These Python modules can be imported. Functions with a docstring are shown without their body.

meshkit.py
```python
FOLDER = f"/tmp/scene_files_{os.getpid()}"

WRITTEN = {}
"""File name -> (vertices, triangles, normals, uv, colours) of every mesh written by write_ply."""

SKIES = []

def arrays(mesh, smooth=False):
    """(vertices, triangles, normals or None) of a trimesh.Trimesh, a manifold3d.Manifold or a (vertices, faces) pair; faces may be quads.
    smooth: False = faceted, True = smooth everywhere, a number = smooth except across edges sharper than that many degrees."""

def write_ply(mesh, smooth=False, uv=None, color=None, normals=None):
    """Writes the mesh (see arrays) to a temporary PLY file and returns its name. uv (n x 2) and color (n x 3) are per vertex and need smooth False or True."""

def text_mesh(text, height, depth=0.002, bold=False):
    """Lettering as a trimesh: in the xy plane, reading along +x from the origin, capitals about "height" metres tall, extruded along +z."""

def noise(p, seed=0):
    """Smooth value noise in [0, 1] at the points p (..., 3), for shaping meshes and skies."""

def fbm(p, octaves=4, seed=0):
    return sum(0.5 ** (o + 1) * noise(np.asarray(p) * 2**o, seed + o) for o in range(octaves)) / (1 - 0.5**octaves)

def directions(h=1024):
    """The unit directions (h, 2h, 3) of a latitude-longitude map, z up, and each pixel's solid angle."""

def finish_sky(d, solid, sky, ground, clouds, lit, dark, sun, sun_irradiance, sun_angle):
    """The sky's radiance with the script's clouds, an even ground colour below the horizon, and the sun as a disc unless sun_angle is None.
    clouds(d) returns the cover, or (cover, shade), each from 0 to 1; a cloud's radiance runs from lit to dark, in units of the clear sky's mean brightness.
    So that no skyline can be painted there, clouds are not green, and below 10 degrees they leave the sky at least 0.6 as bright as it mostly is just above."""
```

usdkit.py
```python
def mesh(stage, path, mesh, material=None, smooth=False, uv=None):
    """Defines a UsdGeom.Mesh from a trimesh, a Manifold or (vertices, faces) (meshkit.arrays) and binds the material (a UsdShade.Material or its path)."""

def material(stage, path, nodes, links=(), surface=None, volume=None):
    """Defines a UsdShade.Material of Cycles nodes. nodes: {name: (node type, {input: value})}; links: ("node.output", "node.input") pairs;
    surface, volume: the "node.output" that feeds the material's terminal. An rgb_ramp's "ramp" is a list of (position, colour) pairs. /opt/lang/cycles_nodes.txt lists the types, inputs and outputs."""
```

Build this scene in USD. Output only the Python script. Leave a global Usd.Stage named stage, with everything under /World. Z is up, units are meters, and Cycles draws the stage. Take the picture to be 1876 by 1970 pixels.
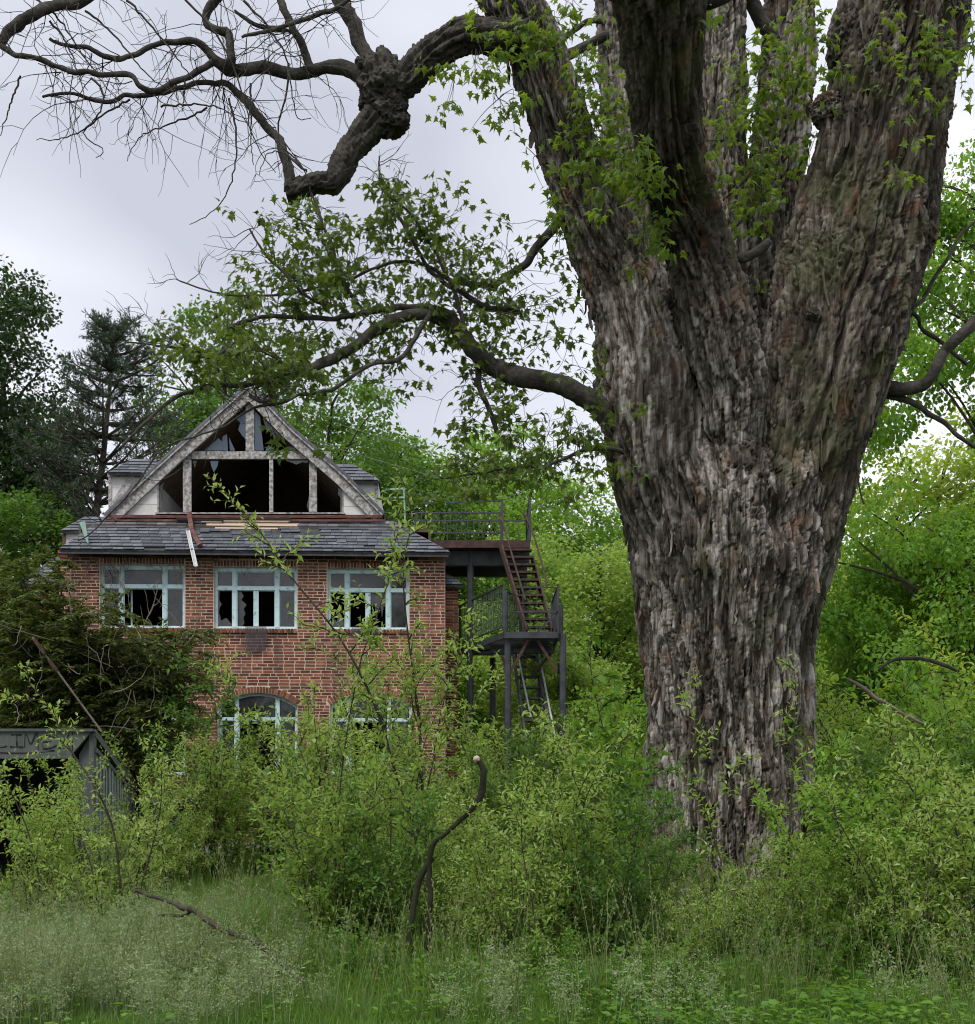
import math
import numpy as np, trimesh, shapely, meshkit, usdkit
from scipy.spatial import cKDTree
from scipy.interpolate import PchipInterpolator
from pxr import Gf, Sdf, Usd, UsdGeom, UsdLux, UsdShade, Vt

stage = Usd.Stage.CreateInMemory()
UsdGeom.SetStageUpAxis(stage, 'Z'); UsdGeom.SetStageMetersPerUnit(stage, 1.0)
UsdGeom.Xform.Define(stage, '/World'); UsdGeom.Scope.Define(stage, '/World/Looks')

# ---------------------------------------------------------------- camera, sky, sun
LENS, EYE, HX, HY = 2264.0, 1.6, 938.0, 1525.0        # focal length and horizon in units of a 1876 wide picture
cam = UsdGeom.Camera.Define(stage, '/World/camera')
cam.CreateHorizontalApertureAttr(36.0); cam.CreateVerticalApertureAttr(36.0*1024/975)
FOCAL = 36.0*LENS/1876
cam.CreateFocalLengthAttr(FOCAL)
cam.CreateVerticalApertureOffsetAttr((HY-985)/LENS*FOCAL)
cam.CreateClippingRangeAttr(Gf.Vec2f(0.1, 600))
cam.CreateExposureAttr(0.88)
cam.AddTranslateOp().Set(Gf.Vec3d(0, 0, EYE)); cam.AddRotateXYZOp().Set(Gf.Vec3f(90, 0, 0))

SUN_EL, SUN_AZ = math.radians(58), math.radians(205)    # behind the camera, high, veiled by cloud
sd = (math.cos(SUN_EL)*math.sin(SUN_AZ), math.cos(SUN_EL)*math.cos(SUN_AZ), math.sin(SUN_EL))
dome = UsdLux.DomeLight.Define(stage, '/World/sky'); dome.CreateIntensityAttr(1.0)
dome.GetPrim().SetCustomDataByKey('kind', 'structure')
skymat = usdkit.material(stage, '/World/Looks/overcast_sky', {
    'tc': ('texture_coordinate', {}),
    'sky': ('sky_texture', {'sky_type': 'single_scattering', 'sun_disc': False, 'sun_elevation': SUN_EL, 'sun_rotation': SUN_AZ, 'aerosol_density': 3.0}),
    'map': ('mapping', {'scale': (1.4, 1.4, 3.2), 'location': (1.37, 0.93, 2.11)}),
    'n': ('noise_texture', {'scale': 1.6, 'detail': 3.0, 'roughness': 0.42}),
    'r': ('rgb_ramp', {'ramp': [(0.32, (3.6, 3.7, 4.2)), (0.48, (4.8, 4.9, 5.4)), (0.66, (6.7, 6.75, 7.05))]}),
    'm': ('mix', {'fac': 0.9, 'use_clamp': False}),
    'bg': ('background_shader', {'strength': 0.1})},
    [('tc.generated', 'map.vector'), ('map.vector', 'n.vector'), ('n.fac', 'r.fac'), ('sky.color', 'm.color1'), ('r.color', 'm.color2'), ('m.color', 'bg.color')], surface='bg.background')
UsdShade.MaterialBindingAPI.Apply(dome.GetPrim()).Bind(skymat)
sun = UsdLux.DistantLight.Define(stage, '/World/sun')
sun.CreateIntensityAttr(0.4); sun.CreateAngleAttr(25.0); sun.CreateNormalizeAttr(True); sun.CreateColorAttr(Gf.Vec3f(1.0, 0.97, 0.92))
sun.AddRotateXYZOp().Set(Gf.Vec3f(90-math.degrees(SUN_EL), 0, 180-math.degrees(SUN_AZ)))

# ---------------------------------------------------------------- helpers
def P(px, py, Y):
    return np.array([(px-HX)/LENS*Y, Y, EYE+(HY-py)/LENS*Y])

used = {}
def numbered(path):
    k = used.get(path, -1)+1; used[path] = k
    return path if k == 0 else '%s_%03d' % (path, k)

def tag(prim, label=None, cat=None, group=None, kind=None):
    for k, v in (('label', label), ('category', cat), ('group', group), ('kind', kind)):
        if v: prim.SetCustomDataByKey(k, v)
    return prim

def pth(parent):
    return '/World' if parent is None else str(parent.GetPath())

def xf(name, parent=None, loc=None, rotz=0, scale=None):
    x = UsdGeom.Xform.Define(stage, numbered(pth(parent)+'/'+name))
    if loc is not None: x.AddTranslateOp().Set(Gf.Vec3d(*map(float, loc)))
    if rotz: x.AddRotateZOp().Set(float(rotz))
    if scale is not None: x.AddScaleOp().Set(Gf.Vec3f(*map(float, scale)))
    return x.GetPrim()

def island_tone(m, seed=1):
    """one random number per separate piece of a mesh"""
    from scipy.sparse import coo_matrix
    from scipy.sparse.csgraph import connected_components
    v, f = m[0], np.asarray(m[1]); n = len(v)
    k, lab = connected_components(coo_matrix((np.ones(2*len(f), np.int8), (np.r_[f[:, 0], f[:, 1]], np.r_[f[:, 1], f[:, 2]])), shape=(n, n)), directed=False)
    return np.random.default_rng(seed).random(k)[lab]
def obj(name, m, material, parent=None, smooth=False, label=None, cat=None, group=None, kind=None, **prim):
    if kind == 'stuff' and isinstance(m, tuple) and not smooth and 'tone' not in prim: prim['tone'] = island_tone(m)
    g = usdkit.mesh(stage, numbered(pth(parent)+'/'+name), m, M[material] if isinstance(material, str) else material, smooth)
    for k, v in prim.items():
        UsdGeom.PrimvarsAPI(g).CreatePrimvar(k, Sdf.ValueTypeNames.FloatArray, 'vertex').Set(Vt.FloatArray.FromNumpy(np.asarray(v, np.float32)))
    return tag(g.GetPrim(), label, cat, group, kind)

def copy_of(src, name, loc, rotz=0, scale=(1, 1, 1), **t):
    x = UsdGeom.Xform.Define(stage, numbered('/World/'+name))
    x.AddTranslateOp().Set(Gf.Vec3d(*map(float, loc))); x.AddRotateZOp().Set(float(rotz)); x.AddScaleOp().Set(Gf.Vec3f(*map(float, scale)))
    r = x.GetPrim(); r.GetReferences().AddInternalReference(src.GetPath()); r.SetInstanceable(True)
    return tag(r, **t)

BOXF = np.array([[0,2,1],[1,2,3],[4,5,6],[5,7,6],[0,1,4],[1,5,4],[2,6,3],[3,6,7],[0,4,2],[2,4,6],[1,3,5],[3,7,5]])
def bx(x0, x1, y0, y1, z0, z1):
    return np.array([[x, y, z] for z in (z0, z1) for y in (y0, y1) for x in (x0, x1)], float), BOXF
def join(parts):
    parts = list(parts); at = np.cumsum([0]+[len(p[0]) for p in parts])
    return np.vstack([p[0] for p in parts]), np.vstack([np.asarray(p[1])+a for p, a in zip(parts, at)])
def bar(a, b, w, d, up=(0, 0, 1)):
    a, b = np.asarray(a, float), np.asarray(b, float); t = b-a; L = np.linalg.norm(t); t = t/L
    s = np.cross(t, up)
    if np.linalg.norm(s) < 1e-3: s = np.cross(t, (1, 0, 0))
    s /= np.linalg.norm(s); n = np.cross(s, t)
    v, f = bx(-w/2, w/2, 0, L, -d/2, d/2)
    return a+v[:, :1]*s+v[:, 1:2]*t+v[:, 2:]*n, f
def fan(poly2, y0, y1):
    """a polygon (x, z) extruded from y0 to y1"""
    m = trimesh.creation.extrude_polygon(shapely.Polygon(poly2), y1-y0, engine='earcut') if not isinstance(poly2, shapely.geometry.base.BaseGeometry) else trimesh.creation.extrude_polygon(poly2, y1-y0, engine='earcut')
    v = np.array(m.vertices); f = np.array(m.faces)
    return np.stack([v[:, 0], y1-v[:, 2], v[:, 1]], 1), f
def spline(pts, n):
    pts = np.asarray(pts, float)
    if len(pts) == 2: return pts[0]+(pts[1]-pts[0])*np.linspace(0, 1, n)[:, None]
    d = np.r_[0, np.cumsum(np.linalg.norm(np.diff(pts, axis=0), axis=1))]
    t = np.linspace(0, d[-1], n)
    from scipy.interpolate import CubicSpline
    return PchipInterpolator(d, pts)(t) if len(pts) < 4 else 0.5*(PchipInterpolator(d, pts)(t)+CubicSpline(d, pts)(t))
def frames(p):
    t = np.gradient(p, axis=0); t /= np.linalg.norm(t, axis=1, keepdims=True)+1e-12
    a = np.cross(t[0], (0.13, 0.95, 0.2) if abs(t[0][1]) < 0.9 else (1, 0, 0)); a /= np.linalg.norm(a)
    A = np.empty_like(p)
    for i in range(len(p)):
        a = a-t[i]*(a@t[i]); a = a/np.linalg.norm(a); A[i] = a
    return t, A, np.cross(t, A)
def tube(p, r, sides=6, cap=True):
    p = np.asarray(p, float); r = np.broadcast_to(np.asarray(r, float), (len(p),))
    t, A, B = frames(p)
    an = np.arange(sides)*2*np.pi/sides
    v = p[:, None]+r[:, None, None]*(np.cos(an)[None, :, None]*A[:, None]+np.sin(an)[None, :, None]*B[:, None])
    i, j = np.meshgrid(np.arange(len(p)-1), np.arange(sides), indexing='ij')
    q = np.stack([i*sides+j, i*sides+(j+1) % sides, (i+1)*sides+(j+1) % sides, (i+1)*sides+j], -1).reshape(-1, 4)
    f = np.vstack([q[:, [0, 1, 2]], q[:, [0, 2, 3]]]); v = v.reshape(-1, 3)
    if cap:
        k = len(v); e = k-sides
        v = np.vstack([v, p[-1], p[0]])
        f = np.vstack([f, [[e+x, e+(x+1) % sides, k] for x in range(sides)], [[(x+1) % sides, x, k+1] for x in range(sides)]])
    return v, f
def unit(v):
    return v/(np.linalg.norm(v, axis=-1, keepdims=True)+1e-12)

# leaf templates: x along the leaf, y across, z off the blade
LANCE = (np.array([[0,0,0],[.42,.5,.10],[.45,0,-.03],[.42,-.5,.10],[1,0,-.16]]), np.array([[0,2,1],[0,3,2],[2,4,1],[3,4,2]]))
OVATE = (np.array([[0,0,0],[.2,.42,.06],[.3,0,-.02],[.2,-.42,.06],[.6,.40,.03],[.65,0,-.06],[.6,-.40,.03],[1,0,-.18]]), np.array([[0,2,1],[0,3,2],[1,2,4],[2,5,4],[3,6,2],[2,6,5],[4,5,7],[6,7,5]]))
DIAM = (np.array([[0,0,0],[.45,.5,.07],[.45,-.5,.07],[1,0,-.1]]), np.array([[0,2,1],[1,2,3]]))
_mo = np.array([[0,0],[.02,.06],[-.05,.30],[.16,.22],[.24,.62],[.42,.24],[.50,.30],[.56,.16],[1,0]])
_mo = np.vstack([_mo, _mo[1:-1][::-1]*[1,-1]])
MAPLE = (np.c_[np.vstack([_mo, [[.3, 0]]]), np.r_[-.22*np.abs(_mo[:, 1])-.14*_mo[:, 0]**2, .03]], np.array([[i, (i+1) % len(_mo), len(_mo)] for i in range(len(_mo))])[:, [0, 2, 1]])
def leaves(pos, d, nrm, length, width, tpl=LANCE):
    pos, d, nrm = np.asarray(pos, float), unit(np.asarray(d, float)), np.asarray(nrm, float)
    n = len(pos); s = unit(np.cross(nrm, d)); u = np.cross(d, s)
    L = np.broadcast_to(length, (n,))[:, None, None]; W = np.broadcast_to(width, (n,))[:, None, None]
    T = tpl[0]
    v = pos[:, None]+L*T[None, :, :1]*d[:, None]+W*T[None, :, 1:2]*s[:, None]+L*T[None, :, 2:]*u[:, None]
    f = tpl[1][None]+(np.arange(n)*len(T))[:, None, None]
    return v.reshape(-1, 3), f.reshape(-1, 3)

# ---------------------------------------------------------------- materials
M = {}
def mat(name, nodes, links, surface='p.BSDF', **k):
    M[name] = usdkit.material(stage, '/World/Looks/'+name, nodes, links, surface=surface, **k); return M[name]

def mottled(name, ramp, scale=6, stretch=(1, 1, 1), rough=0.8, bump=0.3, bscale=40, bdist=0.01, vary=0.0, spec=0.3, detail=6, metallic=0.0, streak=None):
    """procedural colour from noise over a ramp; vary: shift per piece"""
    nodes = {'g': ('texture_coordinate', {}), 'mp': ('mapping', {'scale': stretch}), 'n': ('noise_texture', {'scale': scale, 'detail': detail, 'roughness': 0.62}),
             'oi': ('object_info', {}), 'ge': ('attribute', {'attribute': 'tone'}), 'ad': ('math', {'math_type': 'add'}), 'fr': ('math', {'math_type': 'fraction'}),
             'ml': ('math', {'math_type': 'multiply_add', 'value2': vary, 'value3': -vary/2}), 'sm': ('math', {'math_type': 'add'}),
             'r': ('rgb_ramp', {'ramp': ramp}), 'bn': ('noise_texture', {'scale': bscale, 'detail': 5, 'roughness': 0.6}),
             'b': ('bump', {'strength': bump, 'distance': bdist}), 'p': ('principled_bsdf', {'roughness': rough, 'specular_ior_level': spec, 'metallic': metallic})}
    links = [('g.object', 'mp.vector'), ('mp.vector', 'n.vector'), ('mp.vector', 'bn.vector'), ('oi.random', 'ad.value1'), ('ge.fac', 'ad.value2'), ('ad.value', 'fr.value1'),
             ('fr.value', 'ml.value1'), ('n.fac', 'sm.value1'), ('ml.value', 'sm.value2'), ('sm.value', 'r.fac'), ('r.color', 'p.base_color'), ('bn.fac', 'b.height'), ('b.normal', 'p.normal')]
    return mat(name, nodes, links)

def leafmat(name, cols, trans=0.35, rough=0.5, spec=0.35, tcol=None, nscale=0.6):
    """leaf: each leaf its own tone, broad patches of tone, part of the light goes through"""
    tcol = tcol or tuple(min(1, c*k) for c, k in zip(cols[-1], (1.5, 1.5, 0.8)))
    nodes = {'ge': ('geometry', {}), 'at': ('attribute', {'attribute': 'tone'}), 'n': ('noise_texture', {'scale': nscale, 'detail': 2}), 'ml': ('math', {'math_type': 'multiply_add', 'value2': 0.5}), 'ad': ('math', {'math_type': 'multiply_add', 'value2': 0.4}), 'oi': ('object_info', {}), 'om': ('math', {'math_type': 'multiply_add', 'value2': .34, 'value3': -.14}),
             'r': ('rgb_ramp', {'ramp': [(0.12+0.72*i/(len(cols)-1), c) for i, c in enumerate(cols)]}),
             'p': ('principled_bsdf', {'roughness': rough, 'specular_ior_level': spec}), 't': ('translucent_bsdf', {'color': tcol}), 'm': ('mix_closure', {'fac': trans})}
    links = [('ge.position', 'n.vector'), ('oi.random', 'om.value1'), ('om.value', 'ml.value3'), ('at.fac', 'ml.value1'), ('n.fac', 'ad.value1'), ('ml.value', 'ad.value3'), ('ad.value', 'r.fac'), ('r.color', 'p.base_color'), ('p.BSDF', 'm.closure1'), ('t.BSDF', 'm.closure2')]
    return mat(name, nodes, links, surface='m.closure')

mottled('brick', [(0.0, (.060, .026, .019)), (.35, (.135, .048, .028)), (.65, (.22, .079, .043)), (1, (.33, .14, .082))], scale=7, vary=0.75, rough=.9, bump=.5, bscale=60, bdist=.006)
def stained(name, amount):
    # rain streaks and soot that belong to the wall
    pth_ = '/World/Looks/'+name
    m = M[name]
    def sh(n, kind, **inp):
        s = UsdShade.Shader.Define(stage, pth_+'/'+n); s.CreateIdAttr('cycles_'+kind)
        for k, v in inp.items():
            if isinstance(v, tuple): s.CreateInput(k, Sdf.ValueTypeNames.Float3).Set(Gf.Vec3f(*v))
            else: s.CreateInput(k, Sdf.ValueTypeNames.Float).Set(float(v))
        return s
    tk = Sdf.ValueTypeNames.Token
    g = sh('st_g', 'texture_coordinate'); mp = sh('st_mp', 'mapping', scale=(2.2, 2.2, .35)); n = sh('st_n', 'noise_texture', scale=1.1, detail=5.0, roughness=.62); mr = sh('st_r', 'map_range', from_min=.50, from_max=.72, to_min=0.0, to_max=amount)
    mr.CreateInput('clamp', Sdf.ValueTypeNames.Bool).Set(True); mx = sh('st_m', 'mix', color2=(.045, .036, .032)); p = UsdShade.Shader.Get(stage, pth_+'/p'); src = UsdShade.Shader.Get(stage, pth_+'/r')
    con = lambda d, di, s, so: d.CreateInput(di, tk).ConnectToSource(s.CreateOutput(so, tk))
    con(mp, 'vector', g, 'object'); con(n, 'vector', mp, 'vector'); con(mr, 'value', n, 'fac'); con(mx, 'fac', mr, 'result'); con(mx, 'color1', src, 'color'); con(p, 'base_color', mx, 'color')
stained('brick', .62)
mottled('mortar', [(.2, (.46, .37, .29)), (.8, (.66, .55, .45))], scale=5, rough=.95, bump=.5, bscale=80)
stained('mortar', .6)
mottled('slate', [(0, (.042, .046, .057)), (.45, (.078, .085, .102)), (.75, (.125, .134, .157)), (1, (.21, .22, .24))], scale=5, stretch=(1, 1, 2), vary=.55, rough=.55, bump=.35, bscale=25, bdist=.01, spec=.5)
mottled('roof_felt', [(.3, (.018, .019, .022)), (.6, (.05, .052, .058)), (.8, (.14, .14, .145))], scale=9, rough=.7, bump=.4)
mottled('sheathing', [(.2, (.34, .25, .185)), (.8, (.52, .41, .32))], scale=4, stretch=(1, 8, 8), rough=.85, bump=.4)
mottled('white_wood', [(.28, (.06, .05, .042)), (.44, (.22, .205, .19)), (.57, (.40, .39, .385)), (.8, (.58, .57, .565))], scale=7, stretch=(2, 2, 2), rough=.85, bump=.6, bscale=30, bdist=.008)
mottled('white_panel', [(.2, (.40, .385, .37)), (.5, (.60, .59, .57)), (.8, (.70, .69, .68))], scale=2.2, rough=.8, bump=.25, bscale=14)
mottled('red_wood', [(.25, (.045, .024, .021)), (.5, (.115, .050, .043)), (.8, (.24, .15, .13))], scale=5, stretch=(1, 5, 5), rough=.85, bump=.5)
mottled('teal_paint', [(.28, (.12, .115, .10)), (.36, (.32, .42, .43)), (.43, (.46, .62, .64)), (.8, (.60, .76, .78))], scale=9, rough=.6, bump=.3, bscale=30)
mottled('copper_green', [(.3, (.18, .32, .27)), (.7, (.33, .50, .43))], scale=4, rough=.7)
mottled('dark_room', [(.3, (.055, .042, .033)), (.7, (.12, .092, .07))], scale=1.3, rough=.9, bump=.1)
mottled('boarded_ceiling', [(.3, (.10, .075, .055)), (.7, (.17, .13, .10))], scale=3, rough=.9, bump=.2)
mottled('black_iron', [(.3, (.014, .016, .019)), (.62, (.045, .05, .058)), (.85, (.10, .07, .055))], scale=5, rough=.6, bump=.3, spec=.5)
mottled('rusty_iron', [(.25, (.024, .018, .017)), (.5, (.058, .034, .029)), (.8, (.125, .066, .052))], scale=7, rough=.85, bump=.5)
mottled('galvanised', [(.3, (.24, .25, .27)), (.7, (.42, .43, .45))], scale=8, rough=.45, spec=.6)
mottled('shed_metal', [(.2, (.036, .041, .038)), (.5, (.078, .087, .08)), (.8, (.125, .132, .12))], scale=3, stretch=(2, 2, .6), rough=.6, bump=.15)
mottled('shed_side', [(.2, (.16, .19, .185)), (.5, (.25, .285, .275)), (.8, (.34, .37, .36))], scale=3, stretch=(3, 3, .5), rough=.6, bump=.15)
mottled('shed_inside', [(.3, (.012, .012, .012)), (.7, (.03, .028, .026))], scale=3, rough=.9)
mottled('spray_paint', [(.3, (.006, .006, .006)), (.7, (.012, .012, .012))], scale=3, rough=.7)
mottled('blue_paint', [(.3, (.02, .05, .085)), (.7, (.04, .09, .14))], scale=3, rough=.6)
mottled('soil', [(.2, (.02, .024, .011)), (.5, (.035, .042, .016)), (.8, (.055, .06, .025))], scale=1.2, rough=1, bump=.6, bscale=14, bdist=.05, spec=.1)
mottled('twig_bark', [(.3, (.022, .018, .014)), (.7, (.066, .055, .043))], scale=12, rough=.9, bump=.5, bscale=60)
mottled('dead_vine', [(.3, (.11, .085, .065)), (.7, (.24, .20, .165))], scale=12, rough=.9, bump=.3)
mottled('limb_bark', [(.25, (.020, .018, .015)), (.5, (.052, .047, .039)), (.75, (.105, .10, .083)), (.9, (.15, .165, .13))], scale=9, stretch=(1, 1, 1), rough=.95, bump=.9, bscale=28, bdist=.02)
mottled('pine_bark', [(.3, (.03, .024, .02)), (.7, (.085, .068, .056))], scale=8, rough=.95, bump=.6)
mottled('mossy_bark', [(.3, (.010, .009, .006)), (.6, (.022, .024, .010)), (.85, (.055, .042, .026))], scale=9, rough=.95, bump=.8, bscale=40)
mottled('cloth', [(.3, (.09, .08, .085)), (.7, (.16, .145, .15))], scale=4, rough=.9, bump=.3)
mottled('wire', [(.3, (.12, .12, .12)), (.7, (.22, .22, .21))], scale=4, rough=.5)
mat('pane', {'f': ('fresnel', {'IOR': 1.45}), 't': ('transparent_bsdf', {'color': (.80, .83, .84)}), 'g': ('glossy_bsdf', {'color': (.9, .9, .9), 'roughness': .06}), 'm': ('mix_closure', {}),
             'tc': ('texture_coordinate', {}), 'n': ('noise_texture', {'scale': 3.0, 'detail': 6}), 'r': ('rgb_ramp', {'ramp': [(.35, (.02, .02, .02)), (.75, (.22, .22, .22))]}), 'd': ('diffuse_bsdf', {'color': (.15, .15, .155)}), 'm2': ('mix_closure', {})},
    [('tc.object', 'n.vector'), ('n.fac', 'r.fac'), ('r.color', 'm2.fac'), ('f.fac', 'm.fac'), ('t.BSDF', 'm.closure1'), ('g.BSDF', 'm.closure2'), ('m.closure', 'm2.closure1'), ('d.BSDF', 'm2.closure2')], surface='m2.closure')
mat('blue_glass', {'f': ('fresnel', {'IOR': 1.6}), 't': ('transparent_bsdf', {'color': (.30, .40, .50)}), 'g': ('glossy_bsdf', {'color': (.9, .95, 1), 'roughness': .05}), 'm': ('mix_closure', {}), 'd': ('diffuse_bsdf', {'color': (.16, .21, .27)}), 'm2': ('mix_closure', {'fac': .38})},
    [('f.fac', 'm.fac'), ('t.BSDF', 'm.closure1'), ('g.BSDF', 'm.closure2'), ('m.closure', 'm2.closure1'), ('d.BSDF', 'm2.closure2')], surface='m2.closure')
leafmat('olive_leaf', [(.040, .095, .008), (.100, .205, .020), (.20, .335, .045), (.35, .44, .16)], trans=.40, nscale=.5, rough=.42)
leafmat('bright_leaf', [(.06, .13, .012), (.09, .19, .02), (.13, .25, .03)], trans=.42)
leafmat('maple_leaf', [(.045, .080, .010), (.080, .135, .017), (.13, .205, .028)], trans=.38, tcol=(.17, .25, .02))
leafmat('sunny_maple_leaf', [(.06, .11, .014), (.095, .17, .022), (.15, .22, .035)], trans=.45, tcol=(.26, .38, .03))  # brighter copy of maple_leaf, light from above is in the colour
leafmat('dark_leaf', [(.012, .032, .010), (.022, .052, .014), (.038, .078, .018)], trans=.25)
leafmat('mid_leaf', [(.036, .090, .014), (.070, .155, .024), (.12, .225, .036)], trans=.35)
leafmat('fresh_leaf', [(.06, .15, .015), (.12, .25, .028), (.21, .35, .05)], trans=.42)
leafmat('yellow_leaf', [(.13, .21, .022), (.24, .35, .045), (.38, .47, .09)], trans=.42)
leafmat('pale_leaf', [(.11, .19, .03), (.18, .28, .05), (.26, .36, .085)], trans=.4)
leafmat('pine_needle', [(.016, .032, .018), (.028, .052, .026), (.045, .07, .035)], trans=.12)
leafmat('yew_needle', [(.020, .036, .007), (.050, .070, .013), (.105, .130, .024), (.16, .21, .04)], trans=.2, nscale=.9)
leafmat('dry_stalk', [(.08, .12, .03), (.14, .18, .06), (.22, .24, .11)], trans=.2)
leafmat('grass_blade', [(.035, .080, .012), (.075, .155, .022), (.13, .23, .036)], trans=.35, nscale=.7)
leafmat('seed_head', [(.12, .185, .075), (.19, .255, .12), (.30, .35, .21)], trans=.3, nscale=.5)
leafmat('weed_leaf', [(.035, .095, .010), (.075, .175, .018), (.14, .27, .030)], trans=.35)
# ---------------------------------------------------------------- ground
rng = np.random.default_rng(7)
def ground_z(x, y):
    p = np.stack([np.asarray(x)*.18, np.asarray(y)*.18, np.zeros_like(np.asarray(x, float))], -1)
    return (meshkit.fbm(p, 3, 5)-.5)*.35
gx, gy = np.meshgrid(np.r_[np.linspace(-260, -30, 14), np.linspace(-28, 28, 113), np.linspace(30, 260, 14)], np.r_[np.linspace(-200, 0, 16), np.linspace(1, 45, 90), np.linspace(50, 300, 20)])
i, j = np.meshgrid(np.arange(gx.shape[0]-1), np.arange(gx.shape[1]-1), indexing='ij'); w = gx.shape[1]; k = (i*w+j).ravel()
obj('ground', (np.stack([gx, gy, ground_z(gx, gy)], -1).reshape(-1, 3), np.vstack([np.c_[k, k+1, k+w+1], np.c_[k, k+w+1, k+w]])), 'soil', smooth=True, kind='structure')

# ---------------------------------------------------------------- the house
PHI = math.radians(2.5); W0 = np.array([-0.90, 25.0])
HC, HS = math.cos(PHI), math.sin(PHI)
def hp(px, py, d=0.0):
    """a point of the picture on the house plane at depth d, in the house's own coordinates"""
    dx, dz = (px-HX)/LENS, (HY-py)/LENS
    t = (d-W0[0]*HS+W0[1]*HC)/(-dx*HS+HC)
    return np.array([(dx*t-W0[0])*HC+(t-W0[1])*HS, d, EYE+dz*t])
house = tag(xf('abandoned_house', loc=(W0[0], W0[1], 0), rotz=math.degrees(PHI)),
            'derelict red brick house with slate skirt roof, pale blue windows and a broken glazed gable', 'house')
XL = hp(113.9, 1200)[0]; ZE = hp(490, 1061)[2]; ZB = -0.3
UPW = [(192.3, 355, 1086, 1207, 231, 315, 1127), (411.6, 571, 1091, 1208.6, 450, 532, 1129), (630, 786.5, 1094, 1210, 667.5, 747, 1131)]
LOW = [(192, 355, 1333, 1490, 231, 315, 1382), (420, 572, 1333, 1490, 454, 533, 1382), (635, 791, 1333, 1490, 670, 748, 1383)]
def rect(q):
    a, b = hp(q[0], q[3]), hp(q[1], q[2]); return a[0], b[0], a[2], b[2]
ups, lows = [rect(q) for q in UPW], [rect(q) for q in LOW]
SAG = 0.27                                               # rise of the segmental arches
def arch_circle(x0, x1, zt):
    h = (x1-x0)/2; R = (h*h+SAG*SAG)/(2*SAG); return (x0+x1)/2, zt-R, R
def arch_poly(x0, x1, z0, zt, grow=0.0):
    cx, cz, R = arch_circle(x0, x1, zt); h = (x1-x0)/2+grow; R += grow
    a = math.asin(min(1, h/R)); t = np.linspace(a, -a, 15)
    return [(x0-grow, z0), (x1+grow, z0)]+[(cx+R*math.sin(s), cz+R*math.cos(s)) for s in t]
outer = shapely.Polygon([(XL, ZB), (0, ZB), (0, ZE), (XL, ZE)])
holes = [shapely.box(x0, z0, x1, z1) for x0, x1, z0, z1 in ups]+[shapely.Polygon(arch_poly(x0, x1, z0, zt)) for x0, x1, z0, zt in lows]
core = outer.difference(shapely.union_all(holes))
wall = obj('front_wall', fan(core, 0.004, 0.30), 'mortar', house)

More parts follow.
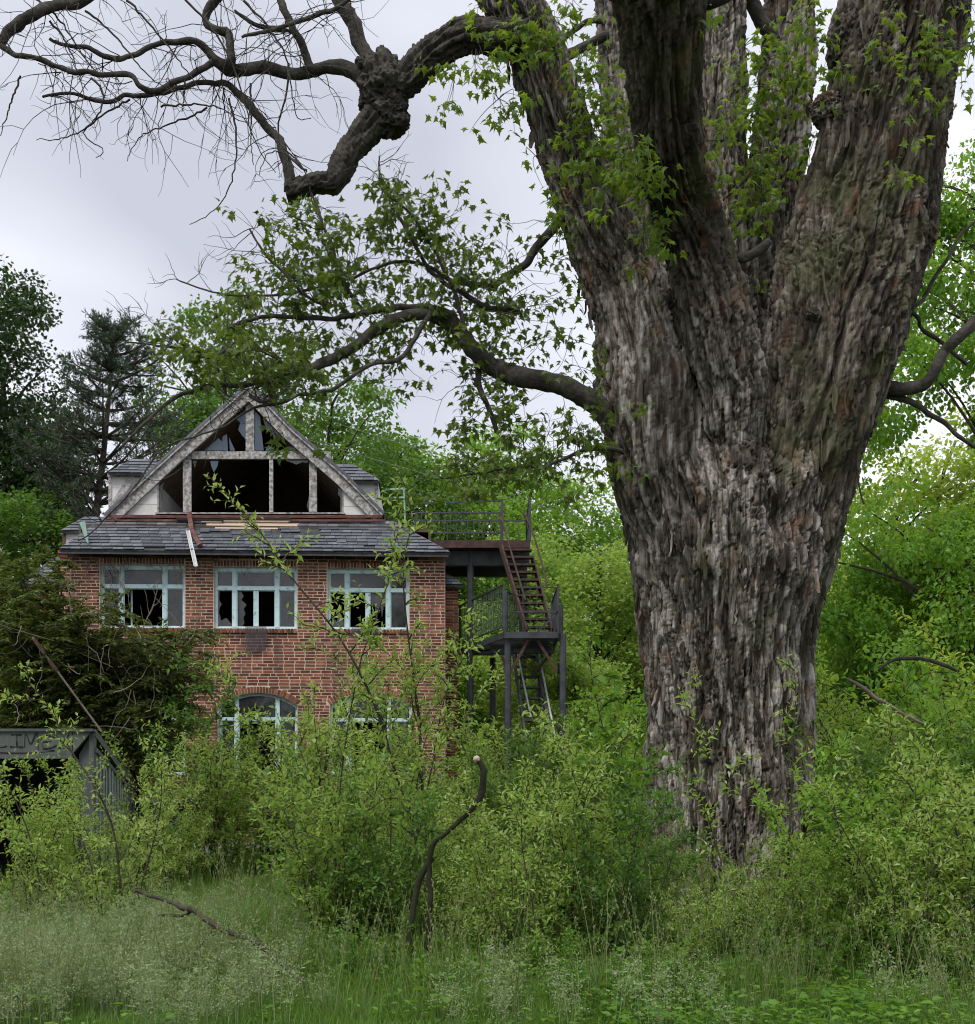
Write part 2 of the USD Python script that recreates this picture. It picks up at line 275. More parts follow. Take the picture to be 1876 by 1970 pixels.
# bricks one by one: running bond, cut at the openings; soldier courses, sills and arches set on their own
CRS, BL, BH, JT = 0.0668, 0.222, 0.0475, 0.0190
br = np.random.default_rng(3); bricks = []
blocked = [shapely.box(x0-.01, z0-.10, x1+.01, z1+.135) for x0, x1, z0, z1 in ups]+[shapely.Polygon(arch_poly(x0, x1, z0-.10, zt, .008)).union(shapely.Polygon(arch_poly(x0, x1, z0, zt, .135)).intersection(shapely.box(x0-.075, zt-SAG+.0, x1+.075, zt+.2))) for x0, x1, z0, zt in lows]
def brick(x0, x1, z0, z1, pr=0.0):
    p = br.uniform(0, .003)+pr; t = br.normal(0, .0012, 4)
    v, f = bx(x0+JT/2, x1-JT/2, -p, .03, z0, z1)
    v[:, 2] += np.where(v[:, 0] > (x0+x1)/2, t[0], t[1]); v[:, 0] += np.where(v[:, 2] > (z0+z1)/2, t[2], t[3])
    return v, f
rows = int((ZE-0.16-ZB)/CRS)
for r in range(rows):
    zb = ZE-0.16-(r+1)*CRS+JT/2; zt = zb+BH
    line = shapely.LineString([(XL, (zb+zt)/2), (0, (zb+zt)/2)])
    free = line
    for b in blocked: free = free.difference(b)
    for g in getattr(free, 'geoms', [free]):
        if g.is_empty: continue
        a, b = g.bounds[0], g.bounds[2]
        x = a+(BL/2 if r % 2 else BL)+br.uniform(-.02, .02); cuts = [a]
        while x < b-.05:
            cuts.append(x)
            x += BL*(.52 if br.random() < .09 else 1)+br.normal(0, .004)
        cuts.append(b)
        for p, q in zip(cuts[:-1], cuts[1:]):
            if q-p > .04: bricks.append((brick(p, q, zb, zt), (p+q)/2, (zb+zt)/2))
for c, pr in ((0, .055), (1, .028)):                       # two corbelled courses under the eaves
    z = ZE-.005-(c+1)*.075; x = XL-.02
    while x < 0:
        l = min(BL, .02-x+0); bricks.append((brick(x, min(x+BL, .02), z, z+.062, pr), x, z)); x += BL
for x0, x1, z0, z1 in ups:
    for lo, hi, pr in ((z1+.008, z1+.128, .002), (z0-.098, z0-.006, .045)):
        n = int(round((x1-x0)/.0675)); e = np.linspace(x0, x1, n+1)
        for p, q in zip(e[:-1], e[1:]): bricks.append((brick(p, q, lo, hi, pr), (p+q)/2, lo))
for x0, x1, z0, zt in lows:
    cx, cz, R = arch_circle(x0, x1, zt); a = math.asin((x1-x0)/2/R)
    for s0 in np.linspace(-a, a, 30)[:-1]:
        s = s0+a/29; v, f = bx(-.026, .026, -.004, .03, R+.006, R+.128); v[:, 0] *= v[:, 2]/(R+.06)
        v = np.stack([cx+v[:, 0]*math.cos(s)+v[:, 2]*math.sin(s), v[:, 1], cz-v[:, 0]*math.sin(s)+v[:, 2]*math.cos(s)], 1)
        bricks.append(((v, f), cx+R*math.sin(s), zt))
    n = int(round((x1-x0)/.0675)); e = np.linspace(x0, x1, n+1)
    for p, q in zip(e[:-1], e[1:]): bricks.append((brick(p, q, z0-.098, z0-.006, .045), (p+q)/2, z0))
ctr = hp(470, 1245)
bricks.sort(key=lambda b: abs(b[1]-ctr[0])*.8+abs(b[2]-ctr[2]))
for b in bricks[:300]: obj('brick', b[0], 'brick', wall)
obj('brickwork', join(b[0] for b in bricks[300:]), 'brick', wall, kind='stuff')
DEEP = 8.5
obj('side_wall', bx(XL, XL+.3, .302, DEEP, ZB, ZE), 'mortar', house); obj('side_wall', bx(-.3, -.002, .302, DEEP, ZB, ZE), 'mortar', house)
obj('back_wall', bx(XL+.302, -.302, DEEP-.3, DEEP, ZB, ZE), 'mortar', house)
# rooms behind the windows
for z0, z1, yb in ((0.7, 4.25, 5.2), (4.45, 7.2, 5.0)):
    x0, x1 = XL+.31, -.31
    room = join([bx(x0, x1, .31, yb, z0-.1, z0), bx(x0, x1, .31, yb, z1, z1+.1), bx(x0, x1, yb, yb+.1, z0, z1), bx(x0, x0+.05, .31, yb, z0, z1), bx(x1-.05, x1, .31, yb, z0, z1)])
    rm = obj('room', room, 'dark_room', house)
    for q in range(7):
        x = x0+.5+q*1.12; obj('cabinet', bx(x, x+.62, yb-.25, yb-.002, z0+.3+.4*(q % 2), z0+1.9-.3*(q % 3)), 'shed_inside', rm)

def bars(seg, y0, y1):
    return join(bx(a, b, y0, y1, c, d) for a, b, c, d in seg)
def shard(poly, y, parent, material='pane', name='pane'):
    obj(name, fan(poly, y, y+.006), material, parent)
wr = np.random.default_rng(11)
def jag(x0, x1, z0, z1, edge, depth, n=9):
    """a broken pane left along one edge of its frame"""
    t = np.linspace(0, 1, n); d = depth*(.25+wr.random(n)*.9); d[0] *= .6; d[-1] *= .5
    if edge == 'top': return [(x0, z1)]+[(x0+(x1-x0)*s, z1-e) for s, e in zip(t, d)]+[(x1, z1)]
    if edge == 'bottom': return [(x0, z0)]+[(x0+(x1-x0)*s, z0+e) for s, e in zip(t, d)]+[(x1, z0)]
    if edge == 'left': return [(x0, z0)]+[(x0+e, z0+(z1-z0)*s) for s, e in zip(t, d)]+[(x0, z1)]
    return [(x1, z0)]+[(x1-e, z0+(z1-z0)*s) for s, e in zip(t, d)]+[(x1, z1)]
WY = .115
wl = ['window with an open middle casement, dead vines across it', 'window with a pale bar down its middle and a torn screen below', 'window half hidden by a shrub', None, None, None]
for k, (q, (x0, x1, z0, z1)) in enumerate(zip(UPW+LOW, ups+lows)):
    wn = tag(xf('window', house), wl[k]); up = k < 3
    m0, m1, zt = hp(q[4], 1200)[0], hp(q[5], 1200)[0], hp(300, q[6])[2]; fw, mw, tw = .046, .043, .036
    obj('frame', bars([(x0, x0+fw, z0, z1 if up else z1-.2), (x1-fw, x1, z0, z1 if up else z1-.2), (x0+fw, x1-fw, z0, z0+.04)]+([(x0+fw, x1-fw, z1-.085, z1)] if up else []), WY-.02, WY+.07), 'teal_paint', wn)
    if not up:
        ap = shapely.Polygon(arch_poly(x0, x1, z0, z1)); cut = ap.intersection(shapely.box(x0, z1-.32, x1, z1)).difference(ap.buffer(-.06))
        for g in getattr(cut, 'geoms', [cut]):
            if g.area > .004: obj('frame', fan(g, WY-.016, WY+.066), 'teal_paint', wn)
    ztop = z1-.085 if up else z1-.06
    for m in (m0, m1): obj('mullion', bx(m-mw, m+mw, WY-.028, WY+.075, z0+.041, ztop-(.0 if up else .045)), 'teal_paint', wn)
    for a, b in ((x0+fw, m0-mw), (m0+mw, m1-mw), (m1+mw, x1-fw)): obj('transom', bx(a, b, WY-.024, WY+.068, zt-tw, zt+tw), 'teal_paint', wn)
    lights = [(a, b, c, d) for a, b in ((x0+fw, m0-mw), (m0+mw, m1-mw), (m1+mw, x1-fw)) for c, d in ((zt+tw, ztop), (z0+.04, zt-tw))]
    for n, (a, b, c, d) in enumerate(lights):
        s = .017
        if not up and n % 2 == 0:
            g = shapely.Polygon(arch_poly(x0, x1, z0, z1)).buffer(-.06).intersection(shapely.box(a, c, b, z1))
            obj('pane', fan(g, WY+.03, WY+.036), 'pane', wn); continue
        obj('sash', bars([(a, a+s, c, d), (b-s, b, c, d), (a+s, b-s, c, c+s), (a+s, b-s, d-s, d)], WY+.0, WY+.045), 'teal_paint', wn)
        A = (a+s, b-s, c+s, d-s)
        if n == 3:                                        # the middle lights below lost their glass
            if k in (1, 2): obj('casement_bar', bx((a+b)/2-.055, (a+b)/2+.055, WY-.01, WY+.04, c+s, d-s), 'teal_paint', wn)
            if k == 0: obj('casement_bar', bx(a+.10, a+.135, WY+.2, WY+.23, c+s, d-s), 'teal_paint', wn)
            if k == 1: shard(jag(a+s, (a+b)/2-.056, c+s, d-s, 'left', .16), WY+.05, wn)
            if k == 2: shard(jag((a+b)/2+.056, b-s, c+s, d-s, 'top', .6), WY+.05, wn)
        elif n == 1 and k == 1:
            shard(jag(*A, 'left', .07), WY+.02, wn); shard(jag(*A, 'bottom', .22, 6), WY+.028, wn)
        elif n == 1 and k == 2: shard(jag(*A, 'bottom', .25, 6), WY+.02, wn)
        else: shard([(A[0], A[2]), (A[1], A[2]), (A[1], A[3]), (A[0], A[3])], WY+.02, wn)

# slate roofs: rows of thin slates on a trapezoid given by its lower and upper edge
sr = np.random.default_rng(21)
def slates(bl, br_, tl, tr, nrow, sw, parent, skip=None, limit=300, ragged=0.0):
    bl, br_, tl, tr = map(np.asarray, (bl, br_, tl, tr))
    up = (tl+tr)/2-(bl+br_)/2; ax = unit(br_-bl); upn = unit(up-ax*(up@ax)); nrm = np.cross(ax, upn); nrm = nrm if nrm[2] > 0 else -nrm
    hgt = up@upn; ex = hgt/nrow; out = []
    for r in range(nrow):
        lo = bl+(tl-bl)*r/nrow; hi = br_+(tr-br_)*r/nrow
        a, b = (lo-bl)@ax, (hi-bl)@ax; s = a-(sw/2 if r % 2 else 0)
        lo2 = bl+(tl-bl)*(r+1)/nrow; hi2 = br_+(tr-br_)*(r+1)/nrow; a2, b2 = (lo2-bl)@ax, (hi2-bl)@ax
        while s < b:
            e = s+sw*sr.uniform(.93, 1.07); p, q = max(s, a), min(e, b)
            p2, q2 = max(s, a2), min(e, b2)
            s = e
            if q-p < .03 or (skip and skip((p+q)/2-a, (b-a), r, nrow)): continue
            if q2 < p2+.01: p2 = q2 = min(max((p2+q2)/2, a2), b2); q2 += .01
            g, dz = .004, sr.uniform(-.004, .003)+ (-.03 if sr.random() < ragged else 0); lift = sr.uniform(.0, .006)
            th = .014
            c = [(p+g, r*ex+dz, .024+lift), (q-g, r*ex+dz+sr.normal(0, .003), .024+lift+sr.uniform(0, .006)), (q2-g, (r+1.25)*ex, .004), (p2+g, (r+1.25)*ex, .004)]
            v = np.array([bl+ax*x+upn*(y)+nrm*z for x, y, z in c]+[bl+ax*x+upn*(y)+nrm*(z-th) for x, y, z in c])
            out.append((v, np.array([[0,1,2],[0,2,3],[4,6,5],[4,7,6],[0,4,5],[0,5,1],[1,5,6],[1,6,2],[2,6,7],[2,7,3],[3,7,4],[3,4,0]])))
    out.reverse()
    for o in out[:limit]: obj('slate', o, 'slate', parent)
    if out[limit:]: obj('slate_courses', join(out[limit:]), 'slate', parent, kind='stuff')
SB, ST = -.36, .55
zsb, zst = hp(490, 1060, SB)[2], hp(470, 1001, ST)[2]
def at_z(px, d, z): p = hp(px, 1000, d); p[2] = z; return p
sk = [at_z(114, SB, zsb), at_z(866, SB, zsb), at_z(198, ST, zst), at_z(757, ST, zst)]
quad = np.array([sk[0], sk[1], sk[3], sk[2]])
slab = np.vstack([quad-[0, 0, .004], quad-[0, -.02, .05]])
roof = obj('skirt_roof', (slab, np.array([[0,1,2],[0,2,3],[4,6,5],[4,7,6],[0,4,5],[0,5,1],[1,5,6],[1,6,2],[2,6,7],[2,7,3],[3,7,4],[3,4,0]])), 'roof_felt', house)
def gone(x, W, r, n):
    u = x/W
    if r >= n-2 and .30 < u < .64: return True
    if r >= n-3 and .36 < u < .55: return True
    if n-6 < r < n-2 and .31 < u < .72: return sr.random() < .5
    if r == 0 and (.225 < u < .262): return True
    return sr.random() < .005
slates(*sk, 10, .215, roof, gone, ragged=.015)
e0 = np.array(sk[0]); e1 = np.array(sk[1])
# bare boards where slates fell, eaves board, gutter lip, soffit
upv = unit((quad[3]-quad[0])*[0, 1, 1]); nr = unit(np.cross((1, 0, 0), upv))
W = quad[1, 0]-quad[0, 0]; LEN = np.linalg.norm((quad[3]-quad[0])[1:])
for q, (u0, u1, s0, s1) in enumerate(((.355, .60, .80, .895), (.34, .60, .90, .995), (.38, .545, .70, .795))):
    a = quad[0]+[W*u0, 0, 0]+upv*LEN*s0; b = quad[0]+[W*u1, 0, 0]+upv*LEN*s0
    v = np.array([a, b, b+upv*LEN*(s1-s0), a+upv*LEN*(s1-s0)]); v = np.vstack([v+nr*.012, v+nr*.002])
    obj('sheathing_board', (v, np.array([[0,1,2],[0,2,3],[4,6,5],[4,7,6],[0,4,5],[0,5,1],[1,5,6],[1,6,2],[2,6,7],[2,7,3],[3,7,4],[3,4,0]])), 'sheathing', roof)
obj('eaves_board', bx(e0[0]+.03, e1[0]-.03, SB+.02, SB+.05, zsb-.085, zsb-.012), 'black_iron', roof)
obj('soffit', bx(e0[0]+.03, e1[0]-.03, SB+.051, .0, ZE+.002, ZE+.03), 'shed_inside', roof)
for px in (205, 368, 480, 640, 790):
    p = hp(px, 1066, -.1); obj('gutter_bracket', join([bx(p[0]-.015, p[0]+.015, -.27, -.062, p[2]-.02, p[2]+.01), bx(p[0]-.06, p[0]+.05, -.10, -.08, p[2]-.05, p[2]+.03)]), 'rusty_iron', roof)
for (ax, ay), (bx_, by), d in (((168, 1013), (170, 1046), -.25),):
    a, b = hp(ax, ay, .1), hp(bx_, by, d)
    obj('copper_flashing', fan([(a[0]-.05, a[2]), (a[0]+.07, a[2]+.02), (b[0]+.02, b[2]), (b[0]-.02, b[2]+.02)], -.30, -.28), 'copper_green', roof)

# main roof behind the gable, its boarded underside, the attic
GD = .62
RL = [(205, 996), (262, 941), (336, 872), (449.5, 772.5), (480.6, 744)]
RR = [(480.6, 744), (562, 828), (664.6, 918), (738, 992)]
pl = [hp(x, y, GD) for x, y in RL]; pr = [hp(x, y, GD) for x, y in RR]
mroof = None
def slope(pts, y0, y1, lift, th):
    p = np.array(pts)[:, [0, 2]]; d = np.gradient(p, axis=0); n = np.c_[-d[:, 1], d[:, 0]]; n /= np.linalg.norm(n, axis=1)[:, None]; n *= np.sign(n[:, 1:])
    return fan(list(map(tuple, p+n*lift))+list(map(tuple, (p+n*(lift-th))[::-1])), y0, y1)
mroof = obj('main_roof', slope(pl, GD-.16, DEEP, .05, .05), 'slate', house); obj('main_roof', slope(pr, GD-.16, DEEP, .05, .05), 'slate', house)
for pts in (pl, pr):
    planks = []
    for q in range(46):
        y = GD+.12+q*.105; planks.append(slope(pts, y, y+.099, -.16+.003*(q % 2), .03))
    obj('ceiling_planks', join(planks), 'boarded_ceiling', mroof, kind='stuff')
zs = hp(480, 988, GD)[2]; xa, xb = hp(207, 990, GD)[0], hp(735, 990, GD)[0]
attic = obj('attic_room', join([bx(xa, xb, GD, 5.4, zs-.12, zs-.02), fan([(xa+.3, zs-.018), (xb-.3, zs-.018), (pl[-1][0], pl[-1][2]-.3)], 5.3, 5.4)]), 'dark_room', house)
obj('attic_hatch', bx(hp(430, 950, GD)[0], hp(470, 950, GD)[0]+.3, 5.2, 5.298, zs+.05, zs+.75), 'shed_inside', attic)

gable = xf('glazed_gable', house)
def gbar(a, b, w, d=.09, m='white_wood', name='post', y=GD):
    p, q = hp(*a, y), hp(*b, y); return obj(name, bar(p, q, w, d, up=(0, 1, 0)), m, gable)
def offset_in(pts, k):
    p = np.array(pts)[:, [0, 2]]; d = np.gradient(p, axis=0); n = np.c_[d[:, 1], -d[:, 0]]; n /= np.linalg.norm(n, axis=1)[:, None]; n *= -np.sign(n[:, 1:]); return p+n*k
def rake(pts, w0, w1, y0, y1, material, name):
    a, b = offset_in(pts, w0), offset_in(pts, w1); obj(name, fan(list(map(tuple, a))+list(map(tuple, b[::-1])), y0, y1), material, gable)
rake(pl, .03, .245, GD-.10, GD-.03, 'white_wood', 'rake_board'); rake(pr, .03, .245, GD-.096, GD-.034, 'white_wood', 'rake_board')
rake(pl, -.02, .045, GD-.15, GD-.104, 'white_wood', 'rake_trim'); rake(pr, -.02, .045, GD-.146, GD-.108, 'white_wood', 'rake_trim')
gbar((330, 876.5), (636, 876.5), .165, .10, name='tie_beam', y=GD+.055)
gbar((481.5, 770), (481.5, 868.2), .18, .09, name='king_post', y=GD+.045)
for x, w in ((360.7, .175), (522, .085), (602.5, .165)): gbar((x, 885), (x, 986), w, .09, y=GD+.05)
for x, z in ((304.3, 908), (660, 918)): gbar((x, z), (x, 986), .035, .06, 'white_wood', 'edge_trim', GD+.02)
gbar((300, 988.5), (664, 988.5), .035, .13, name='sill', y=GD-.02)
gbar((212, 994), (735, 994), .06, .05, 'red_wood', 'fascia_board', GD-.10); gbar((204, 1001.5), (370, 1001.5), .045, .05, 'red_wood', 'fascia_board', GD-.17); gbar((560, 1001.5), (741, 1001.5), .05, .05, 'red_wood', 'fascia_board', GD-.17)
gbar((340, 999), (430, 1001), .05, .04, 'shed_inside', 'fascia_board', GD-.21); gbar((425, 998.5), (560, 999), .05, .05, 'shed_inside', 'fascia_board', GD-.19)
tri_l = shapely.Polygon([tuple(hp(x, y, GD)[[0, 2]]) for x, y in ((200, 991), (303, 991), (303, 899))]); tri_r = shapely.Polygon([tuple(hp(x, y, GD)[[0, 2]]) for x, y in ((661.5, 991), (738, 991), (661.5, 912))])
for t in (tri_l, tri_r):
    a, b, c, d = t.bounds; e = [b, hp(0, 967.5, GD)[2], hp(0, 944, GD)[2], d]
    for z0, z1 in zip(e[:-1], e[1:]):
        g = t.intersection(shapely.box(a, z0+.004, c, z1-.004))
        if g.area > .002: obj('panel', fan(g, GD-.02, GD+.01), 'white_panel', gable)
def gl(poly, material='blue_glass', y=GD+.03): obj('glass_shard', fan([tuple(hp(x, yy, GD)[[0, 2]]) for x, yy in poly], y, y+.006), material, gable)
gl([(473, 786), (455, 806), (462, 812), (458, 826), (466, 838), (473, 845)]); gl([(392, 866), (420, 842), (428, 850), (436, 866)]); gl([(428, 838), (436, 834), (438, 866), (424, 866)], y=GD+.042); gl([(440, 840), (452, 866), (442, 866)])
gl([(490, 790), (500, 800), (503, 830), (507, 866), (490, 866)]); gl([(500, 790), (540, 824), (560, 842), (548, 846), (538, 838), (530, 856), (524, 834), (512, 826), (506, 806)], 'pane'); gl([(545, 866), (556, 858), (574, 862), (585, 866)]); gl([(510, 866), (516, 856), (524, 860), (526, 866)]); gl([(565, 848), (586, 866), (571, 866)], y=GD+.042)
gl([(549, 885), (604-10, 885), (590, 890), (582, 888), (570, 893), (560, 889)], 'pane'); gl([(371, 886), (378, 886), (374, 900)], 'pane'); gl([(404, 886), (420, 886), (418, 896), (411, 908), (406, 896)]); gl([(306, 985), (312, 970), (308, 950), (314, 930), (320, 905), (305, 918)], 'pane')
gl([(612, 886), (657, 926), (657, 960), (650, 950), (651, 930), (640, 915), (628, 912), (618, 896)], 'pane'); gl([(594, 985), (590, 972), (595, 950)], 'pane')

# dormers on both slopes: cheek, corner trim, slate hip
for pts, nm, bl, br_, tl, tr, chk in (((0,), 'dormer', (208, 911), (318, 911), (254, 885), (300, 885), (209, 913, 312, 992)), ((1,), 'dormer', (640, 920), (730, 920), (642, 890.5), (680, 890.5), (655, 922.5, 728, 996))):
    dm = xf(nm, house); d0 = 1.1
    a, b = hp(chk[0], chk[3], d0), hp(chk[2], chk[1], d0)
    n = 3; e = np.linspace(a[2], b[2], n+1)
    for z0, z1 in zip(e[:-1], e[1:]): obj('cheek_board', bx(a[0], b[0], d0, d0+.05, z0+.003, z1-.003), 'white_panel', dm)
    obj('side', bx(a[0]+.01, b[0], d0+.052, d0+2.6, a[2], b[2]), 'white_panel', dm)
    xc = a[0] if not pts[0] else b[0]-.07
    obj('corner_trim', bx(xc, xc+.07, d0-.022, d0-.002, a[2], b[2]-.075), 'white_wood', dm); obj('frieze', bx(a[0]-.02, b[0]+.02, d0-.03, d0-.003, b[2]-.07, b[2]), 'white_wood', dm)
    zb = hp(300, bl[1], d0-.15)[2]; zt = hp(300, tl[1], d0+.55)[2]
    B = [at_z(bl[0], d0-.15, zb), at_z(br_[0], d0-.15, zb), at_z(tl[0], d0+.55, zt), at_z(tr[0], d0+.55, zt)]
    q = np.array([B[0], B[1], B[3], B[2]]); q2 = q+[0, 2.2, 0]
    v = np.vstack([q-[0, 0, .003], q-[0, -.01, .04], [B[2]+np.array([0, 2, 0]), B[3]+np.array([0, 2, 0]), B[0]+np.array([0, 2.7, 0]), B[1]+np.array([0, 2.7, 0])]])
    rf = obj('hip_roof', (v, np.array([[0,1,2],[0,2,3],[4,6,5],[4,7,6],[0,4,5],[0,5,1],[3,2,9],[3,9,8],[0,3,8],[0,8,10],[1,9,2],[1,11,9]])), 'roof_felt', dm)
    slates(*B, 5, .23, rf)
    if not pts[0]:
        for s, e2, w in (((222, 968), (250, 925), .16), ((226, 978), (268, 922), .09)):
            obj('loose_board', bar(hp(*s, d0-.028), hp(*e2, d0-.028), w, .03, up=(0, 1, 0)), 'white_wood', dm)
# low slate roof and white cheek at the left end
lb = xf('side_roof', house); d0 = 1.3
B = [at_z(117, d0, hp(117, 1021, d0)[2]), at_z(215, d0, hp(117, 1021, d0)[2]), at_z(163, d0+.55, hp(163, 995.5, d0+.55)[2]), at_z(235, d0+.55, hp(163, 995.5, d0+.55)[2])]
q = np.array([B[0], B[1], B[3], B[2]]); v = np.vstack([q-[0, 0, .003], q-[0, -.01, .05]])
rf = obj('roof_slope', (v, np.array([[0,1,2],[0,2,3],[4,6,5],[4,7,6],[0,4,5],[0,5,1],[1,5,6],[1,6,2],[2,6,7],[2,7,3],[3,7,4],[3,4,0]])), 'roof_felt', lb); slates(*B, 5, .22, rf)
a, b = hp(121, 1060, d0+.1), hp(200, 1023, d0+.1); obj('cheek_board', bx(a[0], b[0], d0+.1, d0+.14, a[2], b[2]), 'white_panel', lb)
obj('cheek_trim', bx(a[0], a[0]+.06, d0+.07, d0+.098, a[2], b[2]), 'red_wood', lb)
# wing at the far left and the bay on the right side wall
B = [hp(30, 1125, 3.4), hp(118, 1125, 3.4), hp(105, 1074, 4.6), hp(135, 1074, 4.6)]; B[1][2] = B[0][2]; B[3][2] = B[2][2]
wg = xf('rear_wing', house); q = np.array([B[0], B[1], B[3], B[2]]); v = np.vstack([q-[0, 0, .003], q-[0, -.01, .06]])
rf = obj('roof_slope', (v, np.array([[0,1,2],[0,2,3],[4,6,5],[4,7,6],[0,4,5],[0,5,1],[1,5,6],[1,6,2],[2,6,7],[2,7,3],[3,7,4],[3,4,0]])), 'roof_felt', wg); slates(*B, 9, .22, rf)
obj('wall', bx(B[0][0]+.2, XL-.002, 3.6, 7.5, ZB, B[0][2]), 'brick', wg)
by = xf('side_bay', house); X1 = hp(882, 1150, 1.6)[0]; ZT = hp(870, 1126, 1.6)[2]
core2 = obj('wall', bx(.002, X1-.012, 1.61, 4.0, ZB, ZT), 'mortar', by); bb = []
for r in range(int((ZT-1.0)/CRS)):
    z = ZT-(r+1)*CRS+JT/2; c = [0.004, X1-.115, X1] if r % 2 else [0.004, X1]
    for p, q_ in zip(c[:-1], c[1:]):
        v, f = bx(p+JT/2, q_-JT/2*0, 1.6-br.uniform(0, .003), 1.64, z, z+BH); bb.append((v, f))
for o in bb[:300]: obj('brick', o, 'brick', core2)
B = [np.array([-.05, 1.42, ZT-.02]), np.array([X1+.10, 1.42, ZT-.02]), np.array([-.05, 1.75, hp(860, 1102, 1.75)[2]]), np.array([.02, 1.75, hp(860, 1102, 1.75)[2]])]
q = np.array([B[0], B[1], B[3], B[2]]); v = np.vstack([q-[0, 0, .003], q-[0, -.01, .05]])
rf = obj('cap_roof', (v, np.array([[0,1,2],[0,2,3],[4,6,5],[4,7,6],[0,4,5],[0,5,1],[1,5,6],[1,6,2],[2,6,7],[2,7,3],[3,7,4],[3,4,0]])), 'roof_felt', by); slates(*B, 4, .2, rf)
# stone footing
obj('footing', bx(XL-.03, .03, -.05, .009, -.3, .55), 'white_panel', house)

def world(p):
    return np.array([W0[0]+p[0]*HC-p[1]*HS, W0[1]+p[0]*HS+p[1]*HC, p[2]])
# pieces that hang on the house
g = xf('broken_downspout'); tag(g, 'rust red broken downspout hanging from the left gable post over the slates', 'downspout')
for a, b, w in (((364, 986, GD-.2), (369, 1019, .12), .095), ((369, 1019, .12), (385, 1049, -.36), .095)):
    obj('pipe', bar(world(hp(*a)), world(hp(*b)), w, .06, up=(0, 1, 0)), 'red_wood', g)
g = xf('hanging_gutter_strip'); tag(g, 'pale metal gutter strip hanging down from the slates over the brick wall', 'gutter strip')
a, b = world(hp(362, 1021, -.06)), world(hp(377.5, 1090, -.62))
obj('channel', bar(a, b, .055, .012, up=(0, 1, 0)), 'galvanised', g)
for s in (-.034, .034): obj('lip', bar(a+[s, -.015, 0], b+[s, -.015, 0], .012, .035, up=(0, 1, 0)), 'white_panel', g)
mat('screen', {'t': ('transparent_bsdf', {}), 'd': ('diffuse_bsdf', {'color': (.06, .052, .055)}), 'm': ('mix_closure', {'fac': .62})}, [('t.BSDF', 'm.closure1'), ('d.BSDF', 'm.closure2')], surface='m.closure')
for (x0, x1, y0, y1), lab in (((472, 513, 1205, 1258), 'torn grey fly screen hanging below the middle upper window'), ((676, 733, 1206, 1223), 'slumped grey fly screen on the sill of the right upper window')):
    n = 14; u, s = np.meshgrid(np.linspace(0, 1, n), np.linspace(0, 1, n))
    a, b = hp(x0, y1, -.06), hp(x1, y0, -.06); x = a[0]+(b[0]-a[0])*(u+.07*np.sin(s*5)*(s)); z = b[2]+(a[2]-b[2])*s*(1-.12*u*s); y = -.075-.02*np.sin(u*9+s*3)*s
    v = np.stack([world((p, q, r)) for p, q, r in zip(x.ravel(), y.ravel(), z.ravel())]); ii, jj = np.meshgrid(np.arange(n-1), np.arange(n-1), indexing='ij'); k = (ii*n+jj).ravel()
    obj('torn_screen', (v, np.vstack([np.c_[k, k+1, k+n+1], np.c_[k, k+n+1, k+n]])), 'screen', smooth=True, label=lab, cat='screen')
# bare creeper stems on the wall
vr = np.random.default_rng(5)
vine = tag(xf('dead_creeper'), 'bare dead creeper stems clinging to the brick under the eaves and across the left window', 'creeper')
for k in range(46):
    px = vr.choice([vr.uniform(116, 480), vr.uniform(150, 260), vr.uniform(300, 420)]); py = vr.uniform(1064, 1085); L = vr.uniform(30, 150)*(1 if px < 250 else .55); pts = []; d = vr.uniform(-1, 1)
    for s in np.linspace(0, 1, 12):
        pts.append(world(hp(px, py, -.02-.03*vr.random()-(.05 if py < 1078 else 0)))); d = .8*d+vr.normal(0, .8); px += d*3.2; py += L/12*vr.uniform(.3, 1.3)
    obj('stem', tube(spline(pts, 24), np.linspace(.010, .004, 24)*vr.uniform(.5, 1.2), 4), 'dead_vine', vine)
tw = tag(xf('dead_vine_branch'), 'pale forked dead branch reaching up in front of the open left upper window', 'dead branch')
for pl_ in ([(330, 1180), (352, 1150), (365, 1132), (378, 1128)], [(330, 1195), (355, 1165), (369, 1150), (370, 1131)]):
    pass
for poly, r in (([(324, 1212), (338, 1190), (352, 1172), (364, 1150), (370, 1135), (372, 1118)], .012), ([(344, 1184), (356, 1170), (362, 1160)], .008), ([(338, 1190), (348, 1196), (360, 1206), (372, 1200)], .008), ([(346, 1181), (340, 1165), (337, 1148), (330, 1135)], .007), ([(356, 1166), (372, 1160), (380, 1150), (384, 1142)], .007), ([(330, 1202), (322, 1180), (318, 1165)], .006), ([(404, 1166), (390, 1163), (378, 1168)], .007), ([(366, 1146), (360, 1138), (358, 1128)], .006)):
    poly = [((x-324)*.62+274, y) for x, y in poly]
    p = spline([world(hp(x, y, -.18+.02*math.sin(x))) for x, y in poly], 14); obj('stem', tube(p, np.linspace(r, r*.5, 14), 5), 'dead_vine', tw)

